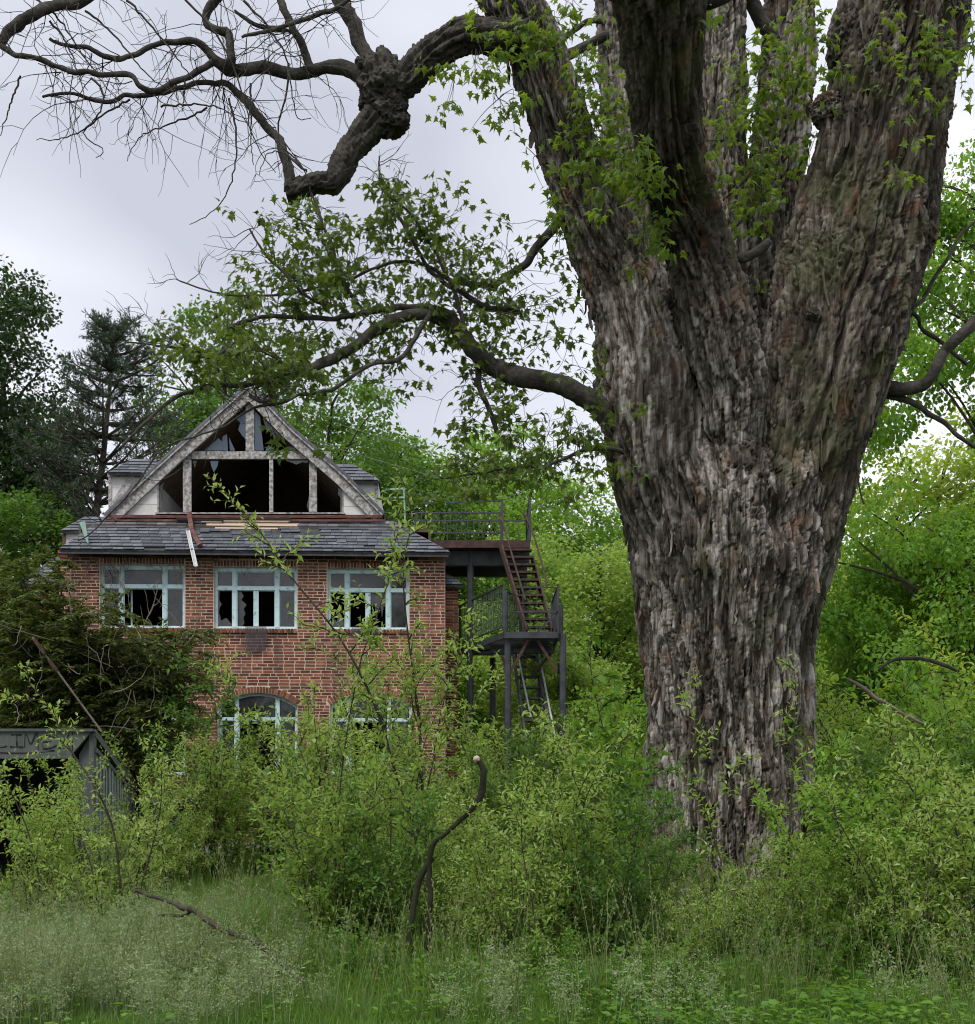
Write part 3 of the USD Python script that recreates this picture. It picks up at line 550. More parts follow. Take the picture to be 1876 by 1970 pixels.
# ---------------------------------------------------------------- fire escape
fe = tag(xf('fire_escape'), 'rusty black iron fire escape with two stairs and platforms beside the brick house', 'fire escape')
def rail(name, a, b, w, material='black_iron', d=None, parent=fe): return obj(name, bar(a, b, w, d or w), material, parent)
YU, YB = 26.2, 28.4                                      # upper platform, front and back
x0, x1 = P(800, 1040, YU)[0], P(1020, 1040, YU)[0]; zu = P(900, 1040, YU)[2]
up = xf('upper_platform', fe)
obj('deck', bx(x0, x1, YU, YB, zu-.03, zu), 'black_iron', up); obj('edge_beam', bx(x0, x1, YU-.06, YU-.002, zu-.17, zu-.004), 'rusty_iron', up); obj('edge_beam', bx(x0, x1, YB+.002, YB+.06, zu-.17, zu-.004), 'black_iron', up)
for q in range(7): obj('joist', bx(x0+.05, x1-.05, YU+.1+q*.32, YU+.17+q*.32, zu-.17, zu-.032), 'black_iron', up)
obj('under_beam', bx(x0+.3, x1, YU+.25, YU+.4, zu-.50, zu-.172), 'black_iron', up); obj('under_beam', bx(x0+.3, x1, YB-.3, YB-.15, zu-.45, zu-.172), 'black_iron', up)
def railing(pts, h0, rails, parent, step=.125, br_=.008):
    rg = xf('railing', parent) if str(parent.GetPath()).count('/') < 3 else parent
    for a, b in zip(pts[:-1], pts[1:]):
        a, b = np.asarray(a, float), np.asarray(b, float)
        for r in rails: obj('rail', bar(a+[0, 0, r], b+[0, 0, r], .035, .03), 'black_iron', rg)
        n = max(2, int(np.linalg.norm(b-a)/step))
        for s in np.linspace(0, 1, n+1): obj('baluster', bar(a+(b-a)*s+[0, 0, rails[0]], a+(b-a)*s+[0, 0, rails[-1]], br_*2, br_*2), 'black_iron', rg)
    for p in pts: obj('railing_post', bar(np.asarray(p, float)+[0, 0, h0], np.asarray(p, float)+[0, 0, rails[-1]+.02], .05, .05), 'black_iron', rg)
xs = P(966, 1040, YU)[0]; zr = lambda py: P(900, py, YU)[2]-zu
railing([(x0, YU+.03, zu), (xs, YU+.03, zu)], 0, [zr(1025), zr(986)], fe); 
obj('top_rail', bar((x0, YU+.03, P(900, 968, YU)[2]), (xs, YU+.03, P(900, 962, YU)[2]), .04, .04), 'black_iron', up); obj('corner_post', bar((xs, YU+.03, zu), (xs, YU+.03, P(900, 960, YU)[2]), .06, .06), 'black_iron', up)
railing([(x1, YU+.1, zu), (x1, YB, zu)], 0, [.1, .55, 1.02], fe); railing([(x0, YB, zu), (x1, YB, zu)], 0, [.1, .95], fe, .2)
gr = P(822, 1000, 27.2)
for (ax, ay), (cx, cy) in (((742, 942), (777, 940)), ((777, 940), (780, 1022)), ((745, 958), (776, 957))): obj('green_pipe', bar(P(ax, ay, 26), P(cx, cy, 26), .035, .035, up=(0, 1, 0)), 'copper_green', up)
for px, Y in ((905, YU+.3), (1006, YB-.2)): 
    p = P(px, 1085, Y); obj('post', tube([(p[0], Y, 0), (p[0], Y, zu-.17)], .075, 8), 'black_iron', fe)
# middle platform
YM, YN = 24.4, 27.3
xm0, xm1 = P(970, 1216, YM)[0], P(1074, 1216, YM)[0]; zm = P(1000, 1216, YM)[2]; xl = P(885, 1240, YN)[0]
mp = xf('middle_platform', fe)
for q in range(22):
    s = q/22; y = YM+.05+s*(YN-YM-.1); xa_ = xm0+(xl-xm0)*min(1, max(0, (s-.02)*1.05)); obj('deck_bar', bx(xa_, xm1 if s < .5 else xm1-.1, y, y+.07, zm-.03, zm), 'black_iron', mp)
obj('edge_beam', bx(xm0, xm1, YM-.04, YM, zm-.13, zm), 'black_iron', mp); obj('edge_beam', bar((xm0, YM, zm-.065), (xl, YN, zm-.065), .04, .13), 'black_iron', mp); obj('edge_beam', bar((xm1, YM, zm-.065), (xm1, YN, zm-.065), .04, .13), 'black_iron', mp)
obj('edge_beam', bx(xl, xm1, YN-.15, YN-.1, zm-.16, zm-.031), 'black_iron', mp); obj('mid_beam', bx(xm0-.3, xm1, YM+1.2, YM+1.3, zm-.30, zm-.032), 'black_iron', mp)
rm_ = .75
railing([(xm0, YM+.03, zm), (xl, YN, zm)], 0, [.12, 1.0], fe, .11); railing([(xm0+.05, YM+.6, zm), (P(1012, 1200, 26)[0], 26.2, zm+.02)], 0, [.1, .95], fe, .10)
railing([(xm1, YM+.03, zm), (xm1, YN-.4, zm)], 0, [.1, .98], fe, .11); obj('front_rail', bar((xm0+.1, YM+.02, zm+.42), (xm1, YM+.02, zm+.42), .03, .03), 'black_iron', mp); obj('rail_brace', bar((xm1-.42, YM+.05, zm+.02), (xm1, YM+.05, zm+.42), .04, .04), 'black_iron', mp)
for s in np.linspace(.35, 1, 6)[:-1]: obj('front_baluster', bar((xm0+(xm1-xm0)*s, YM+.02, zm), (xm0+(xm1-xm0)*s, YM+.02, zm+.95), .015, .015), 'black_iron', mp)
obj('front_rail', bar((xm0+.3, YM+.02, zm+.93), (xm1-.05, YM+.02, zm+.93), .022, .022), 'black_iron', mp)
def pole(px, Y, top, r=.07): p = P(px, 1300, Y); obj('post', tube([(p[0], Y, 0), (p[0], Y, top)], r, 8), 'black_iron', fe)
pole(977, YM+.1, zm-.13); pole(1083, YM+.1, zm-.02); pole(1040, YN-.4, zm-.2); pole(948, YN, zm-.2); pole(1078, YN-.2, zm+1.0)
for a, b, Y in (((1016, 1232), (978, 1300), YM+.1), ((1034, 1232), (1072, 1292), YM+.1), ((966, 1262), (975, 1305), YM+.4)): obj('brace', bar(P(*a, Y), P(*b, Y), .06, .06), 'rusty_iron', fe)
obj('brace', bar(P(1066, 1250, YM+1.4), P(1024, 1300, YM+1.4), .12, .05), 'rusty_iron', fe)
def stair(tl, tr, bl, br_, n, hand, m='rusty_iron', hm='rusty_iron'):
    st = xf('stair', fe); tl, tr, bl, br_ = (np.asarray(p, float) for p in (tl, tr, bl, br_))
    for a, b in ((tl, bl), (tr, br_)): obj('stringer', bar(a, b, .055, .20, up=(1, 0, 0)) if False else bar(a, b, .045, .14, up=(0, 0, 1)), m, st)
    for s in (np.arange(n)+.5)/n:
        a, b = tl+(bl-tl)*s, tr+(br_-tr)*s; v, f = bx(min(a[0], b[0])+.031, max(a[0], b[0])-.031, a[1]-.11, a[1]+.11, a[2]-.02, a[2]+.025); obj('tread', (v, f), 'black_iron' if m == 'black_iron' else 'rusty_iron', st)
    for pts in hand: obj('handrail', tube(spline(pts, 12), .021, 6), hm, st)
stair(P(964, 1052, 26.1), P(1024, 1074, 26.1), P(1013, 1216, 24.6), P(1062, 1214, 24.6), 11, ([P(961.6, 986, 26.1), P(986, 1070, 25.4), P(1011, 1155, 24.6)], [P(1007, 984, 26.3), P(1030, 1040, 25.8), P(1052, 1130, 24.9)]))
stair(P(985, 1236, 27.0), P(1024, 1236, 27.0), P(1030, 1560, 23.2), P(1084, 1540, 23.2), 15, ([P(996, 1256, 26.4), P(1007, 1310, 25.8), P(1022, 1380, 25)], [P(1031, 1232, 26.4), P(1047, 1310, 25.6), P(1070, 1428, 24.2)]), 'black_iron', 'galvanised')

# ---------------------------------------------------------------- metal shed at the left, its roof falls to the back
sh = tag(xf('metal_shed'), 'dark open fronted metal shed with a graffiti tag on its fascia at the left edge', 'shed')
YF, YR = 15.0, 20.2
xr0, xr1 = P(176, 1500, YF)[0], P(259, 1600, YR)[0]; xl0, xl1 = -9.4, -9.9
zt0, zt1 = P(0, 1402, YF)[2], P(0, 1512, YR)[2]; zh = P(0, 1452, YF)[2]; xo = P(139, 1500, YF)[0]
def qd(pts, th, n):
    p = np.asarray(pts, float); p = np.vstack([p, p+np.asarray(n, float)*th]); return p, np.array([[0,1,2],[0,2,3],[4,6,5],[4,7,6],[0,4,5],[0,5,1],[1,5,6],[1,6,2],[2,6,7],[2,7,3],[3,7,4],[3,4,0]])
hd = obj('fascia', bx(xl0, xo-.006, YF, YF+.05, zh, zt0-.035), 'shed_metal', sh)
obj('fascia', fan([(xo+.006, zh+.02), (xr0, zh+.30), (xr0, zt0-.035), (xo+.006, zt0-.035)], YF+.002, YF+.05), 'shed_metal', sh)
obj('cap_rail', bx(xl0, xr0+.02, YF-.03, YF+.06, zt0-.034, zt0), 'shed_metal', sh); obj('lower_lip', bx(xl0, xo, YF-.02, YF+.06, zh-.05, zh-.002), 'shed_metal', sh)
obj('corner_post', bx(xr0-.05, xr0+.01, YF+.052, YF+.16, 0, zh+.28), 'shed_metal', sh); obj('jamb', bx(xo-.02, xo+.05, YF+.06, YF+.18, 0, zh-.052), 'shed_metal', sh)
obj('jamb_panel', qd([(xo+.052, YF+.1, 0), (xr0-.052, YF+.1, 0), (xr0-.052, YF+.1, zh+.25), (xo+.052, YF+.1, zh)], .02, (0, 1, 0)), 'shed_metal', sh)
obj('roof', qd([(xl0, YF+.06, zt0-.01), (xr0+.02, YF+.06, zt0-.01), (xr1+.03, YR, zt1), (xl1, YR, zt1)], .03, (0, 0, -1)), 'shed_metal', sh)
npan = 5
for q in range(npan):
    s0, s1 = q/npan+.012, (q+1)/npan-.012
    e = lambda s, f: np.array([xr0+(xr1-xr0)*s, YF+.16+(YR-YF-.16)*s, f])
    z = lambda s: (zt0+(zt1-zt0)*s)-.30*(1-.5*s)
    for rib in range(5):
        a = s0+(s1-s0)*rib/5; b = s0+(s1-s0)*(rib+.82)/5; o = .025 if rib % 2 else 0
        obj('side_panel', qd([e(a, 0)+[o, 0, 0], e(b, 0)+[o, 0, 0], e(b, z(b))+[o, 0, 0], e(a, z(a))+[o, 0, 0]], .03, (-1, 0, 0)), 'shed_side', sh)
obj('side_rail', bar((xr0, YF+.1, zt0-.05), (xr1, YR, zt1-.05), .05, .10), 'shed_metal', sh); obj('side_rail', bar((xr0+.01, YF+.1, zt0-.27), (xr1+.01, YR, zt1-.17), .06, .06), 'shed_metal', sh)
obj('inner_wall', join([qd([(xr0-.08, YF+.17, 0), (xr1-.08, YR-.05, 0), (xr1-.08, YR-.05, zt1-.08), (xr0-.08, YF+.17, zt0-.08)], .03, (-1, 0, 0)), bx(xl1, xr1-.05, YR-.05, YR, 0, zt1-.035), bx(xl0-.05, xl0, YF, YR-.06, 0, zt1-.04), bx(xl0, xr1-.12, YF+.2, YR-.06, .0, .05)]), 'shed_inside', sh)
# the spray tag: strokes of black paint, letters S L I M E Y
def strokes(polys, x0, z0, cw, chh, y, r, parent, material, nrm=(0, -1, 0)):
    out = []
    for poly in polys:
        p = spline([(x0+px*cw, y, z0+pz*chh) for px, pz in poly], 4*len(poly)); d = np.gradient(p, axis=0); s = unit(np.cross(d, nrm))*r*(1+.55*np.sin(np.linspace(0, 7, len(p))+p[0, 0]*9))[:, None]
        n = len(p); v = np.vstack([p+s, p-s, p+s-np.array(nrm)*-.003, p-s-np.array(nrm)*-.003]); k = np.arange(n-1)
        out.append((v, np.vstack([np.c_[2*n+k, 2*n+k+1, 3*n+k+1], np.c_[2*n+k, 3*n+k+1, 3*n+k], np.c_[k, n+k+1, k+1], np.c_[k, n+k, n+k+1]])))
    obj('spray_tag', join(out), material, parent)
LET = [[(.9, .9), (.5, 1), (.2, .85), (.5, .55), (.8, .35), (.5, 0), (.1, .1)]], [[(.35, 1), (.3, .5), (.1, .1), (.5, .0), (1, .12)]], [[(.2, .95), (.95, .95)], [(.6, .95), (.62, .05)], [(.1, .05), (1.1, .02)]], [[(.05, .0), (.2, .95), (.5, .25), (.85, .95), (1.05, -.2)]], [[(1.2, .75), (.2, .7), (.25, .05), (1.3, .15)], [(.25, .4), (.9, .45)]], [[(.1, .9), (.45, .45)], [(1.1, 1.0), (.3, -.15)]]
tx = P(-42, 1440, YF)[0]
for q, L in enumerate(LET): strokes(L, tx+q*.195, P(0, 1438, YF)[2], .17, .17, YF-.001, .008, hd, 'spray_paint')
strokes([[(0, 0), (1.5, -.1), (3.5, .05)], [(3.5, .05), (2.9, .16)]], tx+.1, P(0, 1446, YF)[2], .25, .2, YF-.001, .006, hd, 'spray_paint')

# dark playground-like box with blue lettering behind the shrubs
cr = tag(xf('painted_crate'), 'dark crate with blue painted strokes half hidden behind the shrubs right of the shed', 'crate')
Yc = 19.0; a, b = P(262, 1650, Yc), P(346, 1545, Yc)
bod = obj('box', bx(a[0], b[0], Yc, Yc+.8, 0, b[2]), 'shed_inside', cr); obj('rim', bx(a[0]-.03, b[0]+.03, Yc-.03, Yc+.83, b[2]+.002, b[2]+.06), 'shed_metal', cr)
strokes([[(0, 0), (.25, 1), (.5, 0)], [(.62, 0), (.7, 1), (.95, .1)], [(1.0, .1), (1.3, .9)], [(1.45, 1), (1.5, 0)]], a[0]+.08, b[2]-.72, .4, .5, Yc-.002, .022, bod, 'blue_paint')

# wires and the leaning pole
def wire(a, b, sag, lab, r=.006):
    t = np.linspace(0, 1, 24)[:, None]; p = a+(b-a)*t; p[:, 2] -= sag*4*t[:, 0]*(1-t[:, 0]); obj('overhead_wire', tube(p, r, 4), 'wire', label=lab, cat='wire')
wire(P(495, 816, 25.5), P(1230, 1025, 27), .05, 'thin wire running from the broken gable towards the right, lower of two'); wire(P(640, 812, 26), P(1250, 990, 28), .05, 'thin wire above the fire escape, upper of two')
wire(P(-60, 1183, 19), P(400, 1312, 22), .04, 'thin wire crossing in front of the evergreen bush at the left', .005)
pole_ = tag(xf('leaning_pole'), 'thin rusty pole with a bracket leaning in the evergreen bush at the left', 'pole')
obj('shaft', tube([P(62, 1226, 19.6), P(196, 1408, 19.9)], .018, 6), 'dead_vine', pole_); obj('bracket', bar(P(66, 1230, 19.58), P(86, 1258, 19.6), .07, .05), 'rusty_iron', pole_); obj('bracket', bar(P(94, 1270, 19.58), P(110, 1290, 19.6), .06, .05), 'rusty_iron', pole_)
# ---------------------------------------------------------------- the big maple
mat('maple_bark', {
    'g': ('geometry', {}), 'at': ('attribute', {'attribute': 'tone'}), 'cr': ('attribute', {'attribute': 'fissure'}),
    'mp': ('mapping', {'scale': (1, 1, .09)}), 'n1': ('noise_texture', {'scale': 24.0, 'detail': 6, 'roughness': .68}), 'n2': ('noise_texture', {'scale': 1.3, 'detail': 4, 'roughness': .6}), 'n3': ('noise_texture', {'scale': 3.1, 'detail': 3}),
    'a1': ('math', {'math_type': 'multiply_add', 'value2': .50}), 'a2': ('math', {'math_type': 'multiply_add', 'value2': 1.05, 'value3': -.33}),
    'r': ('rgb_ramp', {'ramp': [(.22, (.022, .018, .013)), (.38, (.066, .056, .043)), (.52, (.168, .150, .126)), (.66, (.31, .29, .262)), (.85, (.50, .485, .46))]}),
    'rm': ('rgb_ramp', {'ramp': [(.53, (0, 0, 0)), (.68, (.62, .62, .62))]}), 'mx': ('mix', {'color2': (.062, .070, .028)}),
    'rb': ('rgb_ramp', {'ramp': [(.60, (0, 0, 0)), (.72, (.6, .6, .6))]}), 'mb': ('mix', {'color2': (.17, .085, .05)}),
    'mp2': ('mapping', {'scale': (1, 1, .45)}), 'n4': ('noise_texture', {'scale': 1.9, 'detail': 5, 'roughness': .6}), 'rd': ('rgb_ramp', {'ramp': [(.50, (0, 0, 0)), (.64, (.72, .72, .72))]}), 'md': ('mix', {'color2': (.026, .021, .015)}), 'nf': ('noise_texture', {'scale': 55.0, 'detail': 5, 'roughness': .7}), 'b': ('bump', {'strength': .9, 'distance': .012}), 'p': ('principled_bsdf', {'roughness': .92, 'specular_ior_level': .15})},
    [('g.position', 'mp.vector'), ('mp.vector', 'n1.vector'), ('g.position', 'n2.vector'), ('g.position', 'n3.vector'), ('n1.fac', 'a2.value1'), ('a2.value', 'a1.value3'), ('at.fac', 'a1.value1'), ('a1.value', 'r.fac'), ('n2.fac', 'rm.fac'), ('r.color', 'mx.color1'), ('rm.color', 'mx.fac'),
     ('n3.fac', 'rb.fac'), ('rb.color', 'mb.fac'), ('mx.color', 'mb.color1'), ('g.position', 'mp2.vector'), ('mp2.vector', 'n4.vector'), ('n4.fac', 'rd.fac'), ('rd.color', 'md.fac'), ('mb.color', 'md.color1'), ('md.color', 'p.base_color'), ('mp.vector', 'nf.vector'), ('nf.fac', 'b.height'), ('b.normal', 'p.normal')])

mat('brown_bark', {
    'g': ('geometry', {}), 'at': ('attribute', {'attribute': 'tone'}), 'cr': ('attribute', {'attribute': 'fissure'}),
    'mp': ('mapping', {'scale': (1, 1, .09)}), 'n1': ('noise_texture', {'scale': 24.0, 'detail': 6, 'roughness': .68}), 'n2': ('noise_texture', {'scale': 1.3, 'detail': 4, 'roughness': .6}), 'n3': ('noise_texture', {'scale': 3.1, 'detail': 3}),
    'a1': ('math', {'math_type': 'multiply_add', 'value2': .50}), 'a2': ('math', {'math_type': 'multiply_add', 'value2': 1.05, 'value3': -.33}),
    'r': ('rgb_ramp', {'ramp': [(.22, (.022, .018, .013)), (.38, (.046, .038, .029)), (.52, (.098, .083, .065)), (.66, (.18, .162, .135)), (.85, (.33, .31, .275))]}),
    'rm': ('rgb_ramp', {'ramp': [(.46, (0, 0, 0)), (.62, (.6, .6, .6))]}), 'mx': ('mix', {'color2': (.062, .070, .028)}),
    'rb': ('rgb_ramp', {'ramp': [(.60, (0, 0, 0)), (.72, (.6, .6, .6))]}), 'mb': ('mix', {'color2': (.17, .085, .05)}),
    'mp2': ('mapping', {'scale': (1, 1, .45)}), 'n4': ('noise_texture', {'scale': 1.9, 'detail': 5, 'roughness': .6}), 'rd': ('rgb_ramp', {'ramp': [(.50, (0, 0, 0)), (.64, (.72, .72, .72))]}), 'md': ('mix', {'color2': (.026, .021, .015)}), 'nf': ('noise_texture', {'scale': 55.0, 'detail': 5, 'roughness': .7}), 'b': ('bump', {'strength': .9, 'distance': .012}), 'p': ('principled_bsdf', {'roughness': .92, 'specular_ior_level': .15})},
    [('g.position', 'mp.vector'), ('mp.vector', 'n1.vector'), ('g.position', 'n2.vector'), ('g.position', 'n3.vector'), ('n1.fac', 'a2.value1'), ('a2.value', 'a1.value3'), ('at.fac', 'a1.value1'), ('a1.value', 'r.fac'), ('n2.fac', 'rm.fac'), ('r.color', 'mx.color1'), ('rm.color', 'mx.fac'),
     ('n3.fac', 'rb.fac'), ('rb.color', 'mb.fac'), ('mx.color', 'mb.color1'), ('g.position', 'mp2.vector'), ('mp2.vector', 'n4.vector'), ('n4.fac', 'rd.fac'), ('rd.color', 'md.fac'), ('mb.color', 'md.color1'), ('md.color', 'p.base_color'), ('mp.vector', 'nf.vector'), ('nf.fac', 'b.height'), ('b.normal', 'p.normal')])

mat('dark_bark', {  # darker copy of the maple bark: moss, plus underside shade put into the colour
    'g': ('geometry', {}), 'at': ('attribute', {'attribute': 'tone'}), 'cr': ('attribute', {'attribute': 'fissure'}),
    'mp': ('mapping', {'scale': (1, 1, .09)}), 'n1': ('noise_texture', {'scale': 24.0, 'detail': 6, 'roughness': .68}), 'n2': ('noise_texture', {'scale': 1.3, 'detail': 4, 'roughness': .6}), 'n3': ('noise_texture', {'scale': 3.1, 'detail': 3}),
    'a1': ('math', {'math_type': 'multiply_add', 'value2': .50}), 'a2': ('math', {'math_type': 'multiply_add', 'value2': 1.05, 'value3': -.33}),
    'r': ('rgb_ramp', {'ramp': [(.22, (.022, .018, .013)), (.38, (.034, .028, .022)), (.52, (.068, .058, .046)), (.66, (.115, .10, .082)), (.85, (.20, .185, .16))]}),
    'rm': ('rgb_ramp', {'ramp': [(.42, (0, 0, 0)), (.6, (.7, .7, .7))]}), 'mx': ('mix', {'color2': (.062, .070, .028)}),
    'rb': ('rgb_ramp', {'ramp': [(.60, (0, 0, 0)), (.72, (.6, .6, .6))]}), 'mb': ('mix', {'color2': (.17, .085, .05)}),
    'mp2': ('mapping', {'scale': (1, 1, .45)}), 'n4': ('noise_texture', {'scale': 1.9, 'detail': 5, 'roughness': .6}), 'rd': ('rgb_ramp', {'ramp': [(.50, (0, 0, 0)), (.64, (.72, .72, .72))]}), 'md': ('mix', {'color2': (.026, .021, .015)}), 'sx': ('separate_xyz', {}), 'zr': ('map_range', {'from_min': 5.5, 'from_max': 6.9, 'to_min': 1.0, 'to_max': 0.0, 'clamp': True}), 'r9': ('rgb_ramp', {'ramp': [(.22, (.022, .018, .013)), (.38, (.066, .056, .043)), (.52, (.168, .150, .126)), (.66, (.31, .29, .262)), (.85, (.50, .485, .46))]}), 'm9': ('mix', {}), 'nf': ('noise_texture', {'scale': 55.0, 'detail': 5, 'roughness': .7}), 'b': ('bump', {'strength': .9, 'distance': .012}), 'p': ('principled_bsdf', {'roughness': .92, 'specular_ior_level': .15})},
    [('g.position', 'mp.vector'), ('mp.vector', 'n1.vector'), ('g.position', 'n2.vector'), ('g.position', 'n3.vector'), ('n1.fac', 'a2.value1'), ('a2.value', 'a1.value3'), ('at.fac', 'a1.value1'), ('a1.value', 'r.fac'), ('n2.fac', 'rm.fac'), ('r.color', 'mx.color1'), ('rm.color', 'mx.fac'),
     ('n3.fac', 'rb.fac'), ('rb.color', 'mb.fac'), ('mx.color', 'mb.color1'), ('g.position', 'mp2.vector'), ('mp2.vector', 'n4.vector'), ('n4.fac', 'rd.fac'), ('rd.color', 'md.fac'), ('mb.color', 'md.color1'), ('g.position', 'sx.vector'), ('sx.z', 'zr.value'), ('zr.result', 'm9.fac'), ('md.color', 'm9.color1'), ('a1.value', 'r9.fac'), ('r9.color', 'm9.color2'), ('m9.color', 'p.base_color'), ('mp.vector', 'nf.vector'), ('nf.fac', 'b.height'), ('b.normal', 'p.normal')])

def bark_tube(center, rx, ry, drow=.012, dcol=.012, plate=(.045, .20), amp=1.0, lump=.05, seed=0, front=0.72, vertical=False, flute=0.0, knots=(), rough=1.0):
    """a limb covered by plates of bark; center (n,3), half widths along x and along depth per centre point"""
    c = np.asarray(center, float); d = np.r_[0, np.cumsum(np.linalg.norm(np.diff(c, axis=0), axis=1))]
    n = int(d[-1]/drow); s = np.linspace(0, d[-1], n)
    c = PchipInterpolator(d, c)(s) if len(d) < 4 else spline(center, n)
    dd = np.r_[0, np.cumsum(np.linalg.norm(np.diff(c, axis=0), axis=1))]
    RX, RY = PchipInterpolator(d/d[-1], rx)(dd/dd[-1]), PchipInterpolator(d/d[-1], ry)(dd/dd[-1])
    t = unit(np.gradient(c, axis=0))
    if vertical: A = np.tile([1., 0, 0], (n, 1)); B = np.tile([0, 1., 0], (n, 1))
    else:
        A = np.tile([1., 0, 0], (n, 1)); A -= t*(A*t).sum(1, keepdims=True)
        bad = np.linalg.norm(A, axis=1) < .5
        A[bad] = np.cross(t[bad], [0, 1., 0]); A = unit(A); B = np.cross(t, A); B *= np.where(B[:, 1:2] < 0, -1, 1)
    Rm = float(np.mean((RX+RY)/2)); m = max(24, int(2*np.pi*Rm/dcol*.66))
    mf = int(m*front); u = np.r_[np.linspace(math.pi*1.0-.12, math.pi*2+.12, mf, endpoint=False), np.linspace(math.pi*2+.12, math.pi*3-.12, m-mf, endpoint=False)]   # front faces -y
    cu, su = np.cos(u), np.sin(u)
    rg = np.random.default_rng(seed+100)
    U, S = np.meshgrid(u, s); q = np.stack([np.cos(U)*Rm, np.sin(U)*Rm, S], -1)
    wob = np.stack([meshkit.fbm(q*[3, 3, 1.6]+9, 3, seed+1)-.5, meshkit.fbm(q*[3, 3, 1.6]+77, 3, seed+2)-.5, 0*S], -1)
    def cells(size, k0):
        cnt = int(2*np.pi*Rm*d[-1]/(size[0]*size[1])*1.25)+8; a = rg.uniform(0, 2*np.pi, cnt); z = rg.uniform(-.1, d[-1]+.1, cnt); kz = size[0]/size[1]
        seeds = np.c_[np.cos(a)*Rm, np.sin(a)*Rm, z*kz]; w = q+wob*k0; w = w*[1, 1, kz]
        dist, idx = cKDTree(seeds).query(w.reshape(-1, 3), k=2, workers=4)
        e = ((dist[:, 1]-dist[:, 0])/size[0]).reshape(S.shape); dz = (w.reshape(-1, 3)[:, 2]-seeds[idx[:, 0], 2]).reshape(S.shape)/size[0]
        return e, rg.random(cnt)[idx[:, 0]].reshape(S.shape), dz
    e1, c1, z1 = cells(plate, .09); e2, c2, z2 = cells((plate[0]*.5, plate[1]*.38), .09)
    sm = lambda x, a, b: (lambda y: y*y*(3-2*y))(np.clip((x-a)/(b-a), 0, 1))
    big = meshkit.fbm(q*[1.6, 1.6, .7]+seed, 3, seed+5)
    hide = .45+.55*sm(big, .35, .6)
    h = amp*hide*(.030*sm(e1, .0, .13)+.034*c1**1.6-.020*np.clip(z1, -1, 1)+.010*sm(e2, .0, .16)+.016*c2-.010*np.clip(z2, -1, 1))
    rid = 1-np.abs(2*meshkit.fbm(q*[8, 8, .55]+wob*.5, 3, seed+8)-1); h -= amp*.065*sm(rid, .86, .97)
    rid2 = 1-np.abs(2*meshkit.fbm(q*[19, 19, 1.4]+wob*.8+7, 2, seed+18)-1); h -= amp*.028*sm(rid2, .84, .96)
    h += lump*2*(meshkit.fbm(q*[2.2, 2.2, 1.0]+5+seed, 4, seed+11)-.5)*rough+lump*.9*(meshkit.fbm(q*[6, 6, 1.3]+3+seed, 3, seed+13)-.5)*rough
    if flute: h += flute*(meshkit.fbm(np.stack([np.cos(U)*2.6, np.sin(U)*2.6, S*.28], -1)+40+seed, 2, seed+3)-.5)*2
    for ku, ks, kr, kh in knots:                            # swellings (kh > 0) and hollows (kh < 0)
        da = np.angle(np.exp(1j*(U-ku)))*Rm; g = np.exp(-((da/kr)**2+((S-ks)/(kr*1.25))**2)); h += kh*g*(1+.5*(meshkit.fbm(q*7+ks, 3, 4)-.5)*2)
    v = c[:, None]+A[:, None]*(cu*1.0)[None, :, None]*(RX[:, None]+h)[..., None]+B[:, None]*su[None, :, None]*(RY[:, None]+h)[..., None]
    i, j = np.meshgrid(np.arange(n-1), np.arange(m), indexing='ij'); j2 = (j+1) % m
    qd_ = np.stack([i*m+j, i*m+j2, (i+1)*m+j2, (i+1)*m+j], -1).reshape(-1, 4)
    tone = np.clip(.18+.5*c1+.32*c2, 0, 1)
    return (v.reshape(-1, 3), np.vstack([qd_[:, [0, 1, 2]], qd_[:, [0, 2, 3]]])), tone.ravel()

big = tag(xf('maple_tree'), 'huge old maple with shaggy grey bark and several stems right of the house', 'tree')
YT = 13.0
SIL = [(1830, 1222, 1612), (1740, 1250, 1582), (1600, 1262, 1560), (1450, 1262, 1556), (1300, 1258, 1553), (1200, 1247, 1562), (1100, 1231, 1590), (1000, 1210, 1612), (930, 1194, 1628), (870, 1185, 1632), (830, 1205, 1610), (800, 1250, 1570), (780, 1305, 1520)]
cen = [P((a+b)/2, y, YT) for y, a, b in SIL]; hw = np.array([(b-a)/2/LENS*YT for y, a, b in SIL])
cen[0][2] = -.35
dep = np.minimum(hw*.92, np.interp([q[0] for q in SIL], [780, 830, 870, 930, 1000, 1100, 1830], [.20, .36, .60, .85, .98, 1.04, 1.1]))
ang = lambda px, py: math.pi+math.acos(np.clip(-((px-HX)/LENS*YT-np.interp(EYE+(HY-py)/LENS*YT, [c[2] for c in cen], [c[0] for c in cen]))/np.interp(EYE+(HY-py)/LENS*YT, [c[2] for c in cen], hw), -1, 1))
def kn(px, py, r, h): return (ang(px, py), EYE+(HY-py)/LENS*YT+.35, r, h)
KN = [kn(1450, 1030, .16, -.13), kn(1440, 870, .18, -.10), kn(1300, 1000, .15, -.08), kn(1390, 905, .22, .09), kn(1510, 960, .2, .07), kn(1480, 870, .1, -.09), kn(1330, 1140, .2, .07), kn(1575, 905, .15, -.08), kn(1180, 760, .30, .12), kn(1240, 900, .16, -.06), kn(1320, 820, .2, -.09), kn(1560, 605, .12, .10), kn(1440, 700, .2, -.25), kn(1420, 1180, .22, .06), kn(1290, 1250, .2, .06), kn(1500, 1250, .2, -.06), kn(1430, 1420, .1, -.10), kn(1500, 1420, .14, -.08), kn(1480, 1120, .12, .06), kn(1250, 690, .25, -.12), kn(1390, 760, .2, .07)]
